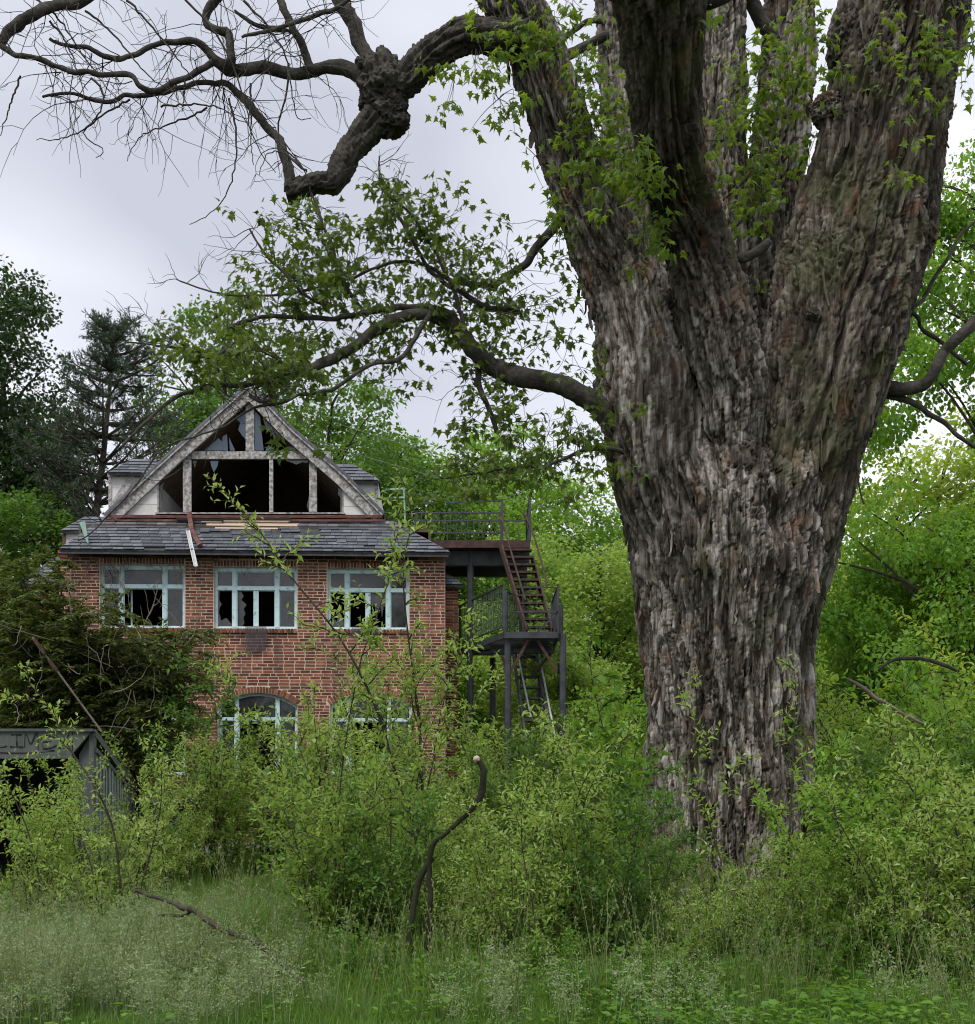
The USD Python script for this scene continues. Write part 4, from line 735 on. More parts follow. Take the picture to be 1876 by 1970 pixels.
m_, t_ = bark_tube(cen, hw, dep, .0105, .0105, (.045, .34), 1.25, .05, 1, vertical=True, flute=.15, knots=KN)
trunk = obj('trunk', m_, 'maple_bark', big, smooth=True, tone=t_)
def loose_bark(m, parent, cnt, seed, z0, z1, material='maple_bark'):
    rg = np.random.default_rng(seed); v, f = m; n = np.cross(v[f[:, 1]]-v[f[:, 0]], v[f[:, 2]]-v[f[:, 0]]); c = v[f[:, 0]]; n = unit(n)
    ok = np.flatnonzero((n[:, 1] < -.1) & (c[:, 2] > z0) & (c[:, 2] < z1)); out = []
    for k in rg.choice(ok, cnt):
        nn = unit(n[k]*[1, 1, .15]); L = rg.uniform(.10, .42); w = rg.uniform(.010, .030); s = unit(np.cross(nn, [rg.normal(0, .12), 0, 1])); dn = unit(np.cross(s, nn)); dn = dn*(-1 if dn[2] > 0 else 1)
        t = np.linspace(0, 1, 6); lift = .012+.034*rg.uniform(.2, 1.4)*t**2.2*L/.3; ww = w*np.array([.35, .9, 1, .95, .8, .45])*rg.uniform(.6, 1.3, 6); sw = rg.normal(0, .008, 6)
        p = c[k]+nn*lift[:, None]+dn*(t*L)[:, None]+s*sw[:, None]; a, b_ = p+s*ww[:, None]-nn*.006, p-s*ww[:, None]-nn*.006
        vv = np.vstack([a, p, b_, a-nn*.012, b_-nn*.012]); F = []
        for q in range(5):
            F += [[q, q+1, 6+q], [q+1, 7+q, 6+q], [6+q, 7+q, 12+q], [7+q, 13+q, 12+q], [18+q, 24+q, 19+q], [19+q, 24+q, 25+q], [q, 18+q, q+1], [q+1, 18+q, 19+q], [12+q, 13+q, 24+q], [13+q, 25+q, 24+q]]
        obj('bark_strip', (vv, np.array(F)), material, parent, tone=np.full(len(vv), rg.uniform(.05, .75)))
loose_bark(m_, trunk, 200, 5, 1.2, 5.3)
def stem(pts, seed, drow=.013, plate=(.038, .32), ry=1.0, name='stem', parent=big, knots=(), amp=1.0, lump=.035, label=None, material='maple_bark', strips=0, **k):
    """pts: px, py, half width in px, Y"""
    c = [P(x, y, Y) for x, y, w, Y in pts]; r = np.array([w/LENS*Y for x, y, w, Y in pts])
    m, t = bark_tube(c, r, r*ry, drow, drow, plate, amp, lump, seed, knots=knots, **k)
    o = obj(name, m, material, parent, smooth=True, tone=t, label=label)
    if strips: loose_bark(m, o, strips, seed, c[0][2]+.8, c[-1][2], material)
    return o
stem([(1290, 1020, 60, 12.85), (1272, 930, 88, 12.75), (1264, 850, 98, 12.72), (1256, 760, 104, 12.72), (1246, 700, 92, 12.76), (1226, 610, 79, 12.85), (1180, 500, 66, 13.0), (1138, 400, 60, 13.0), (1098, 300, 52, 12.95), (1062, 200, 48, 12.9), (1030, 100, 45, 12.9), (985, 10, 43, 12.8), (945, -60, 42, 12.8)], 2, label='grey outer stem leaning left', strips=50)
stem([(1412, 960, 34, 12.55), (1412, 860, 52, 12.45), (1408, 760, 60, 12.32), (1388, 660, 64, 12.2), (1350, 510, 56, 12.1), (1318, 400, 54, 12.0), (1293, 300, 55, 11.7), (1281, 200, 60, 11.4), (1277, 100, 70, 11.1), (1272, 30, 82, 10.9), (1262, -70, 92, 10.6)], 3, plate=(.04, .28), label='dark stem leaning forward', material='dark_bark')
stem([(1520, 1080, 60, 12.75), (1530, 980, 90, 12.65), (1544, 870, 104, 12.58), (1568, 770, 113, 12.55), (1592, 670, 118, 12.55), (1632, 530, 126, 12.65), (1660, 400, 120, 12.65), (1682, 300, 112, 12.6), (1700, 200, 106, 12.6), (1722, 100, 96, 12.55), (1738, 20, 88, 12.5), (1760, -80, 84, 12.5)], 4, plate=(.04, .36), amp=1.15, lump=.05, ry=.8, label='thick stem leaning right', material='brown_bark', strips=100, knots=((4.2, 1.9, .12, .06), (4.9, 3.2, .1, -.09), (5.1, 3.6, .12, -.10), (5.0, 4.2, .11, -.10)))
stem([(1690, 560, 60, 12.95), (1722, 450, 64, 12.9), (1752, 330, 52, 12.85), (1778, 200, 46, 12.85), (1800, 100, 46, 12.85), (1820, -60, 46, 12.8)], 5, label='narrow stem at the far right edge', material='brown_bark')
stem([(1290, 760, 50, 13.9), (1236, 500, 52, 13.9), (1212, 330, 44, 13.9), (1204, 200, 40, 13.9), (1198, 80, 40, 13.9), (1190, -60, 40, 13.9)], 6, .016)
stem([(1430, 760, 50, 13.5), (1405, 560, 50, 13.5), (1392, 400, 44, 13.5), (1386, 250, 42, 13.5), (1384, 100, 43, 13.5), (1384, -60, 44, 13.5)], 7)
stem([(1450, 700, 60, 14.0), (1472, 480, 56, 14.0), (1492, 330, 48, 14.0), (1508, 200, 46, 14.0), (1516, 80, 44, 14.0), (1524, -60, 44, 14.0)], 8, .016)
def burl(px, py, rx, ry, Y, seed, parent, name='burl', label=None, material='maple_bark', dep_=1.0):
    v, f = np.array(trimesh.creation.icosphere(5).vertices), np.array(trimesh.creation.icosphere(5).faces)
    n = meshkit.fbm(v*2.2+seed*7, 4, seed)-.5; e = 1-np.abs(2*meshkit.fbm(v*5+seed*3, 3, seed+4)-1)
    k = 1+.75*n+.32*(e-.6); c = P(px, py, Y); sx, sz = rx/LENS*Y, ry/LENS*Y
    return obj(name, (c+v*k[:, None]*[sx, (sx+sz)/2*dep_, sz], f), material, parent, smooth=True, label=label, tone=np.clip(.1+e*.5, 0, 1))
burl(1632, 70, 36, 62, 12.65, 31, big); burl(1592, 212, 30, 30, 12.5, 32, big); burl(1760, 440, 36, 58, 12.7, 33, big); burl(1775, 345, 25, 32, 12.7, 34, big); burl(1565, 603, 13, 13, 12.05, 35, big, label='smooth pale knot'); burl(1745, 485, 24, 26, 12.7, 36, big)
burl(1178, 752, 34, 48, 12.75, 39, big)
def limb(pts, name='limb', parent=big, material='limb_bark', sides=10, n=None, label=None, gnarl=.16, seed=0, kink=.11):
    """pts: px, py, half width in px, Y"""
    c = np.array([P(x, y, Y) for x, y, w, Y in pts]); r = np.array([w/LENS*Y for x, y, w, Y in pts])
    d = np.r_[0, np.cumsum(np.linalg.norm(np.diff(c, axis=0), axis=1))]; n = n or max(6, int(d[-1]/.035)); p = spline(c, n); kk = np.stack([meshkit.fbm(np.c_[np.linspace(0, d[-1], n)*2.6+seed*3.1+9*a, p[:, 0]*0, p[:, 0]*0], 3, seed+a)-.5 for a in range(3)], 1); p = p+kk*kink*(np.sin(np.linspace(0, 1, n)*math.pi)**.4)[:, None]; R = PchipInterpolator(d, r)(np.linspace(0, d[-1], n))
    v, f = tube(p, R, sides); k = sides*n
    q = np.repeat(p, sides, 0); o = v[:k]-q; w = meshkit.fbm(v[:k]*[9, 9, 9]+seed, 3, seed)-.5; w2 = meshkit.fbm(v[:k]*28+seed, 2, seed+2)-.5
    v[:k] = q+o*(1+gnarl*2.4*w+gnarl*1.3*w2)[:, None]
    return obj(name, (v, f), material, parent, smooth=True, label=label), p
YL = 12.6
lb = tag(xf('left_limb', big) if False else xf('limb', big), 'dead looking bare limb reaching left with a dark knot')
stem([(1010, 55, 26, 12.75), (950, 72, 31, YL), (905, 68, 28, YL), (862, 84, 26, YL), (815, 118, 25, YL), (778, 155, 26, YL), (735, 185, 30, YL)], 12, .012, (.03, .10), name='branch', parent=lb, amp=.6, lump=.02, material='limb_bark')
burl(738, 172, 44, 54, YL, 41, lb, label='dark hollow knot', material='limb_bark'); burl(747, 222, 36, 36, YL, 42, lb, material='limb_bark'); burl(710, 134, 24, 24, YL, 43, lb, material='limb_bark'); burl(735, 118, 14, 24, YL-.05, 44, lb, material='limb_bark')
stem([(725, 230, 30, YL), (700, 258, 24, YL), (676, 288, 20, YL), (655, 325, 20, YL), (640, 350, 17, YL), (610, 352, 16, YL), (580, 362, 15, YL), (560, 370, 16, YL), (551, 372, 13, YL)], 13, .012, (.03, .10), name='branch', parent=lb, amp=.5, lump=.02, material='limb_bark')
LB = [
 [(558, 368, 14, 12.6), (562, 335, 13, 12.6), (553, 300, 12, 12.6), (545, 275, 11, 12.6), (520, 240, 10, 12.6), (490, 212, 10, 12.6), (465, 185, 9, 12.6), (430, 168, 7, 12.6), (390, 163, 6, 12.5), (345, 170, 6, 12.5), (290, 178, 5.5, 12.4), (250, 185, 5, 12.4), (200, 193, 5, 12.3), (150, 187, 4, 12.3), (82, 186, 3, 12.2)],
 [(700, 150, 20, 12.6), (660, 135, 16, 12.6), (600, 133, 14, 12.6), (540, 134, 14, 12.6), (480, 133, 14, 12.5), (440, 128, 15, 12.5), (412, 110, 13, 12.4), (385, 92, 8, 12.4), (350, 80, 7, 12.3), (300, 90, 6, 12.3), (250, 104, 6, 12.3), (205, 106, 6, 12.2), (150, 95, 5, 12.2), (95, 74, 3.5, 12.2)],
 [(410, 118, 8, 12.4), (370, 146, 7, 12.4), (330, 165, 7, 12.3), (300, 178, 7, 12.3), (270, 165, 6, 12.2), (240, 150, 6, 12.2), (190, 152, 6, 12.2), (140, 145, 6, 12.1), (90, 128, 6, 12.1), (40, 108, 6, 12.0), (4, 76, 8, 12.0), (20, 50, 13, 12.0), (60, 30, 13, 12.0), (105, 18, 12, 12.1), (150, 0, 12, 12.1), (200, -30, 12, 12.1)],
 [(712, 125, 17, 12.6), (700, 95, 17, 12.6), (682, 60, 17, 12.6), (664, 25, 18, 12.6), (640, -12, 18, 12.6), (620, -50, 18, 12.6)],
 [(598, 138, 13, 12.5), (592, 105, 10, 12.5), (580, 72, 9, 12.4), (562, 40, 9, 12.4), (545, 8, 9, 12.4), (530, -40, 9, 12.4)],
 [(445, 122, 12, 12.4), (448, 95, 10, 12.4), (440, 68, 10, 12.4), (420, 55, 9, 12.3), (403, 40, 9, 12.3), (398, 12, 10, 12.3), (430, -10, 12, 12.3), (470, -30, 12, 12.3)],
 [(465, 72, 3, 12.2), (500, 60, 4, 12.2), (550, 45, 5, 12.2), (600, 30, 5, 12.3), (640, 18, 5, 12.3), (680, -5, 4, 12.3)],
 [(452, 20, 3, 12.4), (490, 44, 5, 12.4), (530, 52, 5, 12.4), (568, 63, 4.5, 12.4)],
 [(1168, 68, 9, 12.9), (1130, 95, 9, 13.0), (1090, 118, 10, 13.0), (1060, 130, 8, 13.0)],
 [(1165, 45, 5, 13.2), (1130, 50, 5, 13.2), (1085, 76, 5, 13.1), (1050, 90, 4, 13.1)]]
for k, pts in enumerate(LB[:8]): limb([(x, y, w*.80, Y) for x, y, w, Y in pts], 'branch', lb, seed=k, kink=.16, gnarl=.22)
for k, pts in enumerate(LB[8:]): limb(pts, 'branch', big, seed=k+20)
# lower left limb that carries the leafy spray
sp = tag(xf('limb', big), 'leafy lower limb bending left over the house roof')
L1 = [(1200, 850, 20, 12.7), (1168, 805, 21, 12.6), (1140, 772, 20, 12.55), (1100, 748, 19, 12.5), (1050, 733, 19, 12.5), (1000, 722, 19, 12.4), (950, 703, 18, 12.4), (915, 672, 17, 12.3), (885, 640, 15, 12.3), (860, 618, 13, 12.3), (820, 602, 11, 12.2), (780, 606, 11, 12.2), (740, 622, 11, 12.1), (700, 650, 10, 12.1), (650, 680, 10, 12.0), (600, 705, 9, 12.0), (560, 718, 8, 11.9), (520, 730, 7, 11.9), (470, 738, 6, 11.9), (420, 735, 4.5, 11.8), (360, 755, 4, 11.8), (300, 795, 3.5, 11.8), (235, 860, 2.5, 11.8)]
_, p1 = limb(L1, 'branch', sp, seed=40)
SB_ = [
 [(885, 640, 12, 12.3), (850, 600, 8, 12.3), (800, 588, 7, 12.3), (740, 592, 6, 12.2), (690, 606, 5, 12.2), (640, 618, 5, 12.1), (560, 608, 4, 12.0), (480, 615, 3.5, 12.0), (420, 640, 3, 12.0)],
 [(1085, 418, 9, 12.9), (1055, 450, 9, 12.8), (1030, 480, 8, 12.8), (990, 520, 7, 12.7), (940, 545, 6, 12.6), (880, 545, 5, 12.6), (820, 520, 4, 12.5), (760, 505, 3.5, 12.5), (680, 535, 3, 12.4), (600, 560, 3, 12.4), (520, 570, 2.5, 12.3), (430, 562, 2, 12.3), (345, 540, 1.5, 12.3)],
 [(1000, 595, 6, 12.4), (940, 588, 6, 12.4), (890, 570, 5, 12.3), (850, 545, 4, 12.3), (800, 470, 3.5, 12.2), (770, 420, 3, 12.2)],
 [(920, 690, 7, 12.4), (926, 740, 6, 12.4), (940, 780, 5, 12.3), (955, 832, 4, 12.3)],
 [(830, 600, 5, 12.1), (790, 660, 5, 12.0), (760, 690, 5, 12.0), (720, 700, 4, 12.0), (660, 735, 4, 11.9), (600, 750, 3, 11.8), (540, 770, 3, 11.7), (470, 790, 2.5, 11.7), (400, 830, 2, 11.6), (330, 850, 2, 11.6), (240, 960, 1.6, 11.6), (150, 1040, 1.2, 11.6)],
 [(560, 720, 4, 11.8), (520, 680, 4, 11.7), (470, 660, 3.5, 11.7), (400, 680, 3, 11.6), (350, 665, 2.5, 11.6), (300, 660, 2, 11.6), (240, 660, 1.5, 11.6)],
 [(700, 600, 4, 12.2), (660, 540, 3.5, 12.2), (640, 470, 3, 12.2), (610, 400, 2.5, 12.2), (598, 370, 2, 12.2)],
 [(900, 650, 4, 12.2), (870, 560, 4, 12.2), (840, 480, 3, 12.2), (800, 420, 2.5, 12.1), (735, 360, 2, 12.1), (730, 300, 1.6, 12.1)],
 [(480, 760, 4, 11.5), (500, 770, 3.5, 11.5), (530, 730, 3, 11.6)],
 [(640, 590, 3, 12.0), (580, 560, 3, 12.0), (540, 510, 2.5, 12.0), (500, 470, 2.2, 12.0), (480, 440, 2, 12.0)],
 [(1040, 900, 2.5, 12.3), (980, 905, 2.5, 12.3), (920, 915, 2.2, 12.3), (850, 920, 1.8, 12.2)], [(1200, 870, 5, 12.4), (1140, 860, 4, 12.3), (1090, 880, 3, 12.3), (1040, 900, 2.5, 12.3)]]
sprays = [p1[len(p1)//2:]]
for k, pts in enumerate(SB_): sprays.append(limb(pts, 'branch', sp, sides=6, seed=50+k)[1])
# right limb
rl = tag(xf('limb', big), 'mossy limb bending up at the right edge')
R1 = [(1660, 740, 20, 12.8), (1690, 744, 16, 12.7), (1735, 746, 13, 12.6), (1775, 738, 12, 12.6), (1798, 712, 11, 12.5), (1815, 675, 11, 12.5), (1845, 645, 11, 12.4), (1880, 615, 11, 12.4), (1960, 560, 10, 12.3)]
limb(R1, 'branch', rl, seed=70)
for k, pts in enumerate([[(1686, 742, 9, 12.7), (1692, 700, 7, 12.8), (1700, 660, 6, 12.9), (1730, 620, 5, 13), (1780, 570, 4, 13.1), (1830, 480, 3, 13.2), (1890, 420, 2, 13.3)], [(1670, 752, 6, 12.7), (1740, 770, 6, 12.7), (1800, 800, 5, 12.8), (1860, 850, 4, 12.8), (1900, 880, 3, 12.8)], [(1700, 250, 8, 12.3), (1740, 300, 3, 12.3), (1790, 240, 2.5, 12.2), (1825, 170, 2, 12.2)], [(1720, 560, 4, 12.9), (1790, 640, 4, 13.3), (1860, 700, 4, 13.6)], [(1390, 492, 9, 12.3), (1430, 488, 9, 12.3), (1470, 470, 8, 12.3), (1482, 462, 6, 12.3)], [(1640, 830, 8, 12.6), (1655, 812, 6, 12.5), (1668, 797, 3, 12.5)], [(1440, -10, 14, 13.6), (1460, 30, 14, 13.7), (1490, 80, 12, 13.8)], [(1310, 20, 12, 11.0), (1370, 5, 14, 10.9), (1420, -30, 14, 10.8)]]): limb(pts, 'branch', rl if k < 2 else big, seed=80+k)

for k, (x, y, w, Y, dx) in enumerate(((948, -50, 41, 12.8, -190), (1263, -60, 88, 10.62, -60), (1758, -70, 82, 12.5, 150), (1819, -50, 45, 12.8, 190), (1191, -50, 39, 13.9, -90), (1384, -50, 43, 13.5, 10), (1523, -50, 43, 14.0, 70))):
    limb([(x, y, w, Y), (x+dx*.35, y-220, w*.8, Y-.1), (x+dx*.8, y-520, w*.5, Y-.3), (x+dx*1.4, y-900, w*.15, Y-.5)], 'upper_stem', big, sides=14, seed=100+k)
limb([(1930, 580, 10, 12.35), (2010, 500, 9, 12.2), (2100, 460, 6, 12.0), (2200, 380, 3, 11.8)], 'branch', rl, seed=120)
# bare hanging twigs
tr_ = np.random.default_rng(17)
def twigs(path, count, length, droop, r, parent, lateral=.6, name='twig', toward=None):
    out = []; tips = []
    for _ in range(count):
        k = tr_.integers(0, len(path)); p0 = path[k]; d = unit(np.array([tr_.normal(0, lateral), tr_.normal(0, lateral), tr_.normal(-droop, .45)]) if toward is None else np.asarray(toward)+tr_.normal(0, lateral, 3))
        L = length*tr_.uniform(.35, 1.15); n = 9; p = [p0]; dd = d
        for s in range(n-1): dd = unit(dd+tr_.normal(0, .23, 3)+[0, 0, -.10*droop]); p.append(p[-1]+dd*L/(n-1))
        p = np.array(p); out.append(tube(p, np.linspace(r, r*.35, n), 3, cap=False)); tips.append(p)
        for b in range(tr_.integers(1, 4)):
            k2 = tr_.integers(2, n-1); d2 = unit(unit(p[k2]-p[k2-1])+tr_.normal(0, .7, 3)); q = [p[k2]]
            for s in range(5): d2 = unit(d2+tr_.normal(0, .25, 3)); q.append(q[-1]+d2*L*.09)
            out.append(tube(np.array(q), np.linspace(r*.6, r*.25, 6), 3, cap=False)); tips.append(np.array(q))
    return out, tips
def pathof(pts): return spline([P(x, y, Y) for x, y, w, Y in pts], 60)
tw = []
for k, cnt in ((0, 34), (1, 34), (2, 40), (3, 3), (4, 6), (5, 12), (6, 12), (7, 8)): tw += twigs(pathof(LB[k])[6:], cnt, 1.05, .35, .0062, lb, .75)[0]
tw += twigs(pathof(LB[0])[:20], 7, .7, .8, .006, lb, .35)[0]
for a in ([(245, 0), (300, 60), (340, 110), (390, 180)], [(165, 20), (230, 80), (290, 150), (330, 175)], [(355, 0), (430, 90), (450, 130), (505, 300), (530, 330)], [(440, 190), (455, 280), (450, 330), (420, 395), (365, 430)], [(555, 120), (545, 200), (535, 260), (590, 335), (600, 385), (650, 440)], [(355, 155), (352, 205), (350, 215)], [(175, 150), (182, 230), (160, 258), (200, 290), (185, 302)], [(250, 190), (200, 220), (150, 255), (70, 268)], [(40, 145), (20, 200), (0, 262)], [(400, 205), (340, 235), (275, 260), (245, 312)], [(310, 205), (370, 200), (415, 205), (455, 228), (480, 240)], [(482, 160), (482, 240), (486, 316)], [(548, 295), (590, 330), (530, 290), (500, 335)], [(60, -10), (130, 60), (170, 120), (200, 150)], [(470, 0), (540, 90), (555, 130), (580, 230), (600, 230)], [(95, 40), (140, 110), (160, 160), (170, 175)]):
    p = spline([P(x, y, 12.1+.04*i) for i, (x, y) in enumerate(a)], 26); p += tr_.normal(0, .006, p.shape); tw.append(tube(p, np.linspace(.012, .004, 26), 4, cap=False))
obj('twigs', join(tw), 'limb_bark', lb, kind='stuff')

# maple leaves: clusters of long stalked leaves at twig ends
def maple_clusters(centres, per, size, rad, rg, lean=(0, 0, -.35)):
    pos, dr, nr, sz = [], [], [], []
    for c in centres:
        k = rg.integers(max(2, per-3), per+3); d = unit(rg.normal(0, 1, (k, 3))*[1, 1, .45]+lean); o = c+d*rad*rg.uniform(.25, 1, (k, 1))
        pos.append(o); dr.append(unit(d+np.array([0, 0, -.55])+rg.normal(0, .25, (k, 3)))); nr.append(unit(rg.normal(0, .45, (k, 3))+[0, 0, 1])); sz.append(rg.uniform(.65, 1.15, k)*size)
    pos, dr, nr, sz = np.vstack(pos), np.vstack(dr), np.vstack(nr), np.concatenate(sz)
    return leaves(pos, dr, nr, sz, sz*.86, MAPLE)
mg = np.random.default_rng(23)
def leaf_parts(mesh, parent, material, single=0):
    """the first leaves one by one, the rest as one part"""
    v, f = mesh; nv, nf = len(MAPLE[0]), len(MAPLE[1]); k = len(v)//nv
    for q in range(min(single, k)): obj('leaf', (v[q*nv:(q+1)*nv], MAPLE[1]), material, parent, tone=np.full(nv, mg.random()))
    if k > single: obj('foliage', (v[single*nv:], f[single*nf:]-single*nv), material, parent, kind='stuff')
st_tw, cl = [], []
for k, path in enumerate(sprays):
    o, tips = twigs(path, 34 if k else 24, .66, -.25, .0052, sp, .8); st_tw += o
    cl += [t[-1] for t in tips if tr_.random() < .5]+[t[len(t)//2] for t in tips if tr_.random() < .12]
cl = np.array(cl)
inpix = lambda c: (HX+c[:, 0]/c[:, 1]*LENS, HY-(c[:, 2]-EYE)/c[:, 1]*LENS)
for (x0, y0, x1, y1, cnt) in ((420, 560, 820, 700, 46), (560, 420, 900, 560, 46), (850, 480, 1100, 660, 60), (940, 560, 1150, 720, 26), (330, 590, 520, 690, 22), (700, 320, 780, 420, 9), (900, 640, 1000, 760, 12), (980, 800, 1160, 900, 18), (840, 840, 1040, 960, 14), (560, 640, 780, 720, 20), (1090, 690, 1160, 730, 3), (640, 420, 760, 480, 10)):
    cnt = int(cnt*1.0)
    a = np.stack([P(mg.uniform(x0, x1), mg.uniform(y0, y1), mg.uniform(11.8, 13.2)) for _ in range(cnt)])
    for c in a:
        k = np.argmin(np.linalg.norm(cl-c, axis=1)); b = cl[k]
        if np.linalg.norm(b-c) < 1.2: st_tw.append(tube(spline([b, (b+c)/2+mg.normal(0, .06, 3), c], 6), np.linspace(.004, .002, 6), 3, cap=False)); 
    cl = np.vstack([cl, a])
px_, py_ = inpix(cl); cl = cl[(px_ > 290) & (px_ < 1180) & (py_ > 330) & (py_ < 960) & ((px_ > 430) | (py_ > 560)) & ~((px_ < 520) & (py_ > 730)) & (mg.random(len(cl)) < .92)]
obj('twigs', join(st_tw), 'limb_bark', sp, kind='stuff')
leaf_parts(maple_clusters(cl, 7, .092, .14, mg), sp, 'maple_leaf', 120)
# sprouts on the stems and in front of them, light from above put into their brighter colour
spr = [(1160, 250, 14), (1180, 330, 16), (1120, 240, 8), (1230, 330, 12), (1100, 430, 5), (1240, 390, 10), (1255, 460, 6), (1210, 280, 10), (1450, 330, 12), (1470, 200, 16), (1500, 140, 14), (1440, 120, 8), (1480, 280, 12), (1520, 80, 10), (1455, 390, 10), (1380, 300, 8), (1390, 370, 4), (1450, 530, 3), (1745, 290, 5), (1715, 30, 6), (1790, 60, 8), (1770, 110, 6), (1860, 110, 6), (1850, 40, 6), (1185, 880, 9), (1000, 60, 10), (1060, 60, 10), (1100, 20, 10), (1130, 130, 12), (960, 140, 8), (930, 60, 6), (870, 160, 7), (970, 220, 8), (930, 110, 6), (1030, 330, 6), (1000, 40, 8), (1560, 40, 8), (1540, 180, 8), (1590, 120, 6), (1350, 30, 5), (1395, 220, 6), (1120, 340, 5), (1760, 190, 4), (1545, 330, 5), (1165, 180, 10), (1140, 280, 10)]
cs, tws = [], []
for x, y, n in spr:
    Y = 12.25 if x > 1080 and x < 1640 and not 1200 < x < 1350 else 12.3 if x < 1200 else 11.9 if x < 1640 else 12.0
    if 1200 <= x <= 1350: Y = 11.1 if y < 300 else 11.6
    if 1420 < x < 1560: Y = 12.9
    base = P(x+mg.normal(0, 12), y-30, Y+.5)
    for _ in range(n):
        c = P(x+mg.normal(0, 26), y+mg.normal(0, 34), Y+mg.normal(0, .15)); cs.append(c); tws.append(tube(spline([base, (base+c)/2+mg.normal(0, .05, 3)+[0, 0, .06], c], 7), np.linspace(.005, .002, 7), 3, cap=False))
obj('twigs', join(tws), 'twig_bark', big, kind='stuff')
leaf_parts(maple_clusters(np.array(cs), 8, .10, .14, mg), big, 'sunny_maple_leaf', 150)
# ---------------------------------------------------------------- background trees
classes = UsdGeom.Scope.Define(stage, '/World/Looks/plants') if False else None
def cls(name):
    c = stage.CreateClassPrim('/World/_'+name) if False else stage.CreateClassPrim('/_'+name); c.SetTypeName('Xform'); return c
def clump_tree(rg, H, crown, nclump, per, lsize, lw, r0, tpl=DIAM, base=.18, spread=(.55, .95), leafdir=-.15, crown_shape=None):
    """trunk and limbs that end in clumps of leaves. crown: list of (x, y, z, rx, rz) lobes"""
    wood = []; trunk_p = spline([(0, 0, -.3), (rg.normal(0, .1), rg.normal(0, .1), H*.3), (rg.normal(0, .3), rg.normal(0, .3), H*.6), (rg.normal(0, .3), rg.normal(0, .3), H*.9)], 14)
    wood.append(tube(trunk_p, np.linspace(r0, r0*.18, 14), 8))
    cs = []
    w = np.array([c[3]**2*c[4] for c in crown]); w = w/w.sum()
    for k in rg.choice(len(crown), nclump, p=w):
        x, y, z, rx, rz = crown[k]; d = unit(rg.normal(0, 1, 3)); rr = rg.uniform(.30, 1.0)**.5
        cs.append((x+d[0]*rx*rr, y+d[1]*rx*rr, z+d[2]*rz*rr))
    cs = np.array(cs)
    for c in cs[rg.random(nclump) < .2]:
        k = np.argmin(np.abs(trunk_p[:, 2]-(c[2]-np.hypot(c[0], c[1])*rg.uniform(.3, 1.1)-.2))); b = trunk_p[k]
        m = (b+c)/2+[0, 0, .12*np.linalg.norm(c-b)]; wood.append(tube(spline([b, m, c], 7), np.linspace(r0*.25, r0*.04, 7), 4, cap=False))
    n = nclump*per; ci = np.repeat(np.arange(nclump), per); R = rg.uniform(*spread, nclump)[ci]
    d = unit(rg.normal(0, 1, (n, 3))); rad = rg.uniform(.25, 1, n)**.6
    pos = cs[ci]+d*(R*rad)[:, None]*[1, 1, .62]
    nr = unit(d*.6+[0, 0, .9]+rg.normal(0, .45, (n, 3))); dr = unit(d*[1, 1, .3]+rg.normal(0, .6, (n, 3))+[0, 0, leafdir])
    L = lsize*rg.uniform(.6, 1.2, n)
    return join(wood), leaves(pos, dr, nr, L, L*lw, tpl)
def plant_class(name, wood, lv, wm, lm, crown='crown'):
    c = cls(name)
    def put(nm, m, material, **k):
        g = usdkit.mesh(stage, str(c.GetPath())+'/'+nm, m, M[material], k.pop('smooth', False))
        UsdGeom.PrimvarsAPI(g).CreatePrimvar('tone', Sdf.ValueTypeNames.FloatArray, 'vertex').Set(Vt.FloatArray.FromNumpy(island_tone(m).astype(np.float32)))
        tag(g.GetPrim(), **k)
    put('trunk' if crown == 'crown' else 'stems', wood, wm); put(crown, lv, lm, kind='stuff')
    return c
tg = np.random.default_rng(101)
C = {}
def lobes(rg, n, R, z0, z1, rx, rz, taper=.5):
    out = []
    for k in range(n):
        s = (k+.5)/n; z = z0+(z1-z0)*s; r = R*(1-taper*s**1.6)*rg.uniform(.35, 1); a = rg.uniform(0, 2*np.pi); out.append((math.cos(a)*r, math.sin(a)*r, z, rx*rg.uniform(.8, 1.2)*(1-.35*s), rz*rg.uniform(.8, 1.2)*(1-.25*s)))
    return out
for nm, lm, H, args in (('dark_tree', 'dark_leaf', 17, (14, 3.3, 4, 16, 2.2, 1.7)), ('leafy_tree', 'mid_leaf', 14, (13, 3.4, 3.5, 13, 2.1, 1.6)), ('fresh_tree', 'fresh_leaf', 12, (12, 3.2, 2.5, 11, 2.0, 1.5)), ('yellow_tree', 'yellow_leaf', 9, (11, 2.6, 1.5, 8, 1.8, 1.3)), ('pale_tree', 'pale_leaf', 8, (10, 2.2, 1.2, 7, 1.6, 1.3))):
    wd, lv = clump_tree(tg, H, lobes(tg, *args), 330, 130, .155 if H > 10 else .12, .74, .012*H+.06, spread=(.45, .95) if H > 10 else (.35, .75))
    C[nm] = plant_class(nm, wd, lv, 'twig_bark', lm)
wd, lv = clump_tree(tg, 12, lobes(tg, 14, 3.2, 2.5, 11, 1.9, 1.4), 420, 150, .115, .75, .2, spread=(.35, .8)); C['near_tree'] = plant_class('near_tree', wd, lv, 'twig_bark', 'fresh_leaf')
def tree(kind, px, Y, s, rot, label, name=None, sxy=None, group='trees behind the house and the maple'):
    p = P(px, HY, Y); return copy_of(C[kind], name or 'background_tree', (p[0], Y, ground_z(p[0], Y)), rot, (sxy or s, sxy or s, s), label=label, cat='tree')
tree('dark_tree', 10, 38, 1.06, 20, 'tall dark green tree at the left edge, highest beside the pine', sxy=.95)
tree('dark_tree', -60, 35, 1.05, 120, 'dark tree cut by the left edge of the picture', sxy=.9)
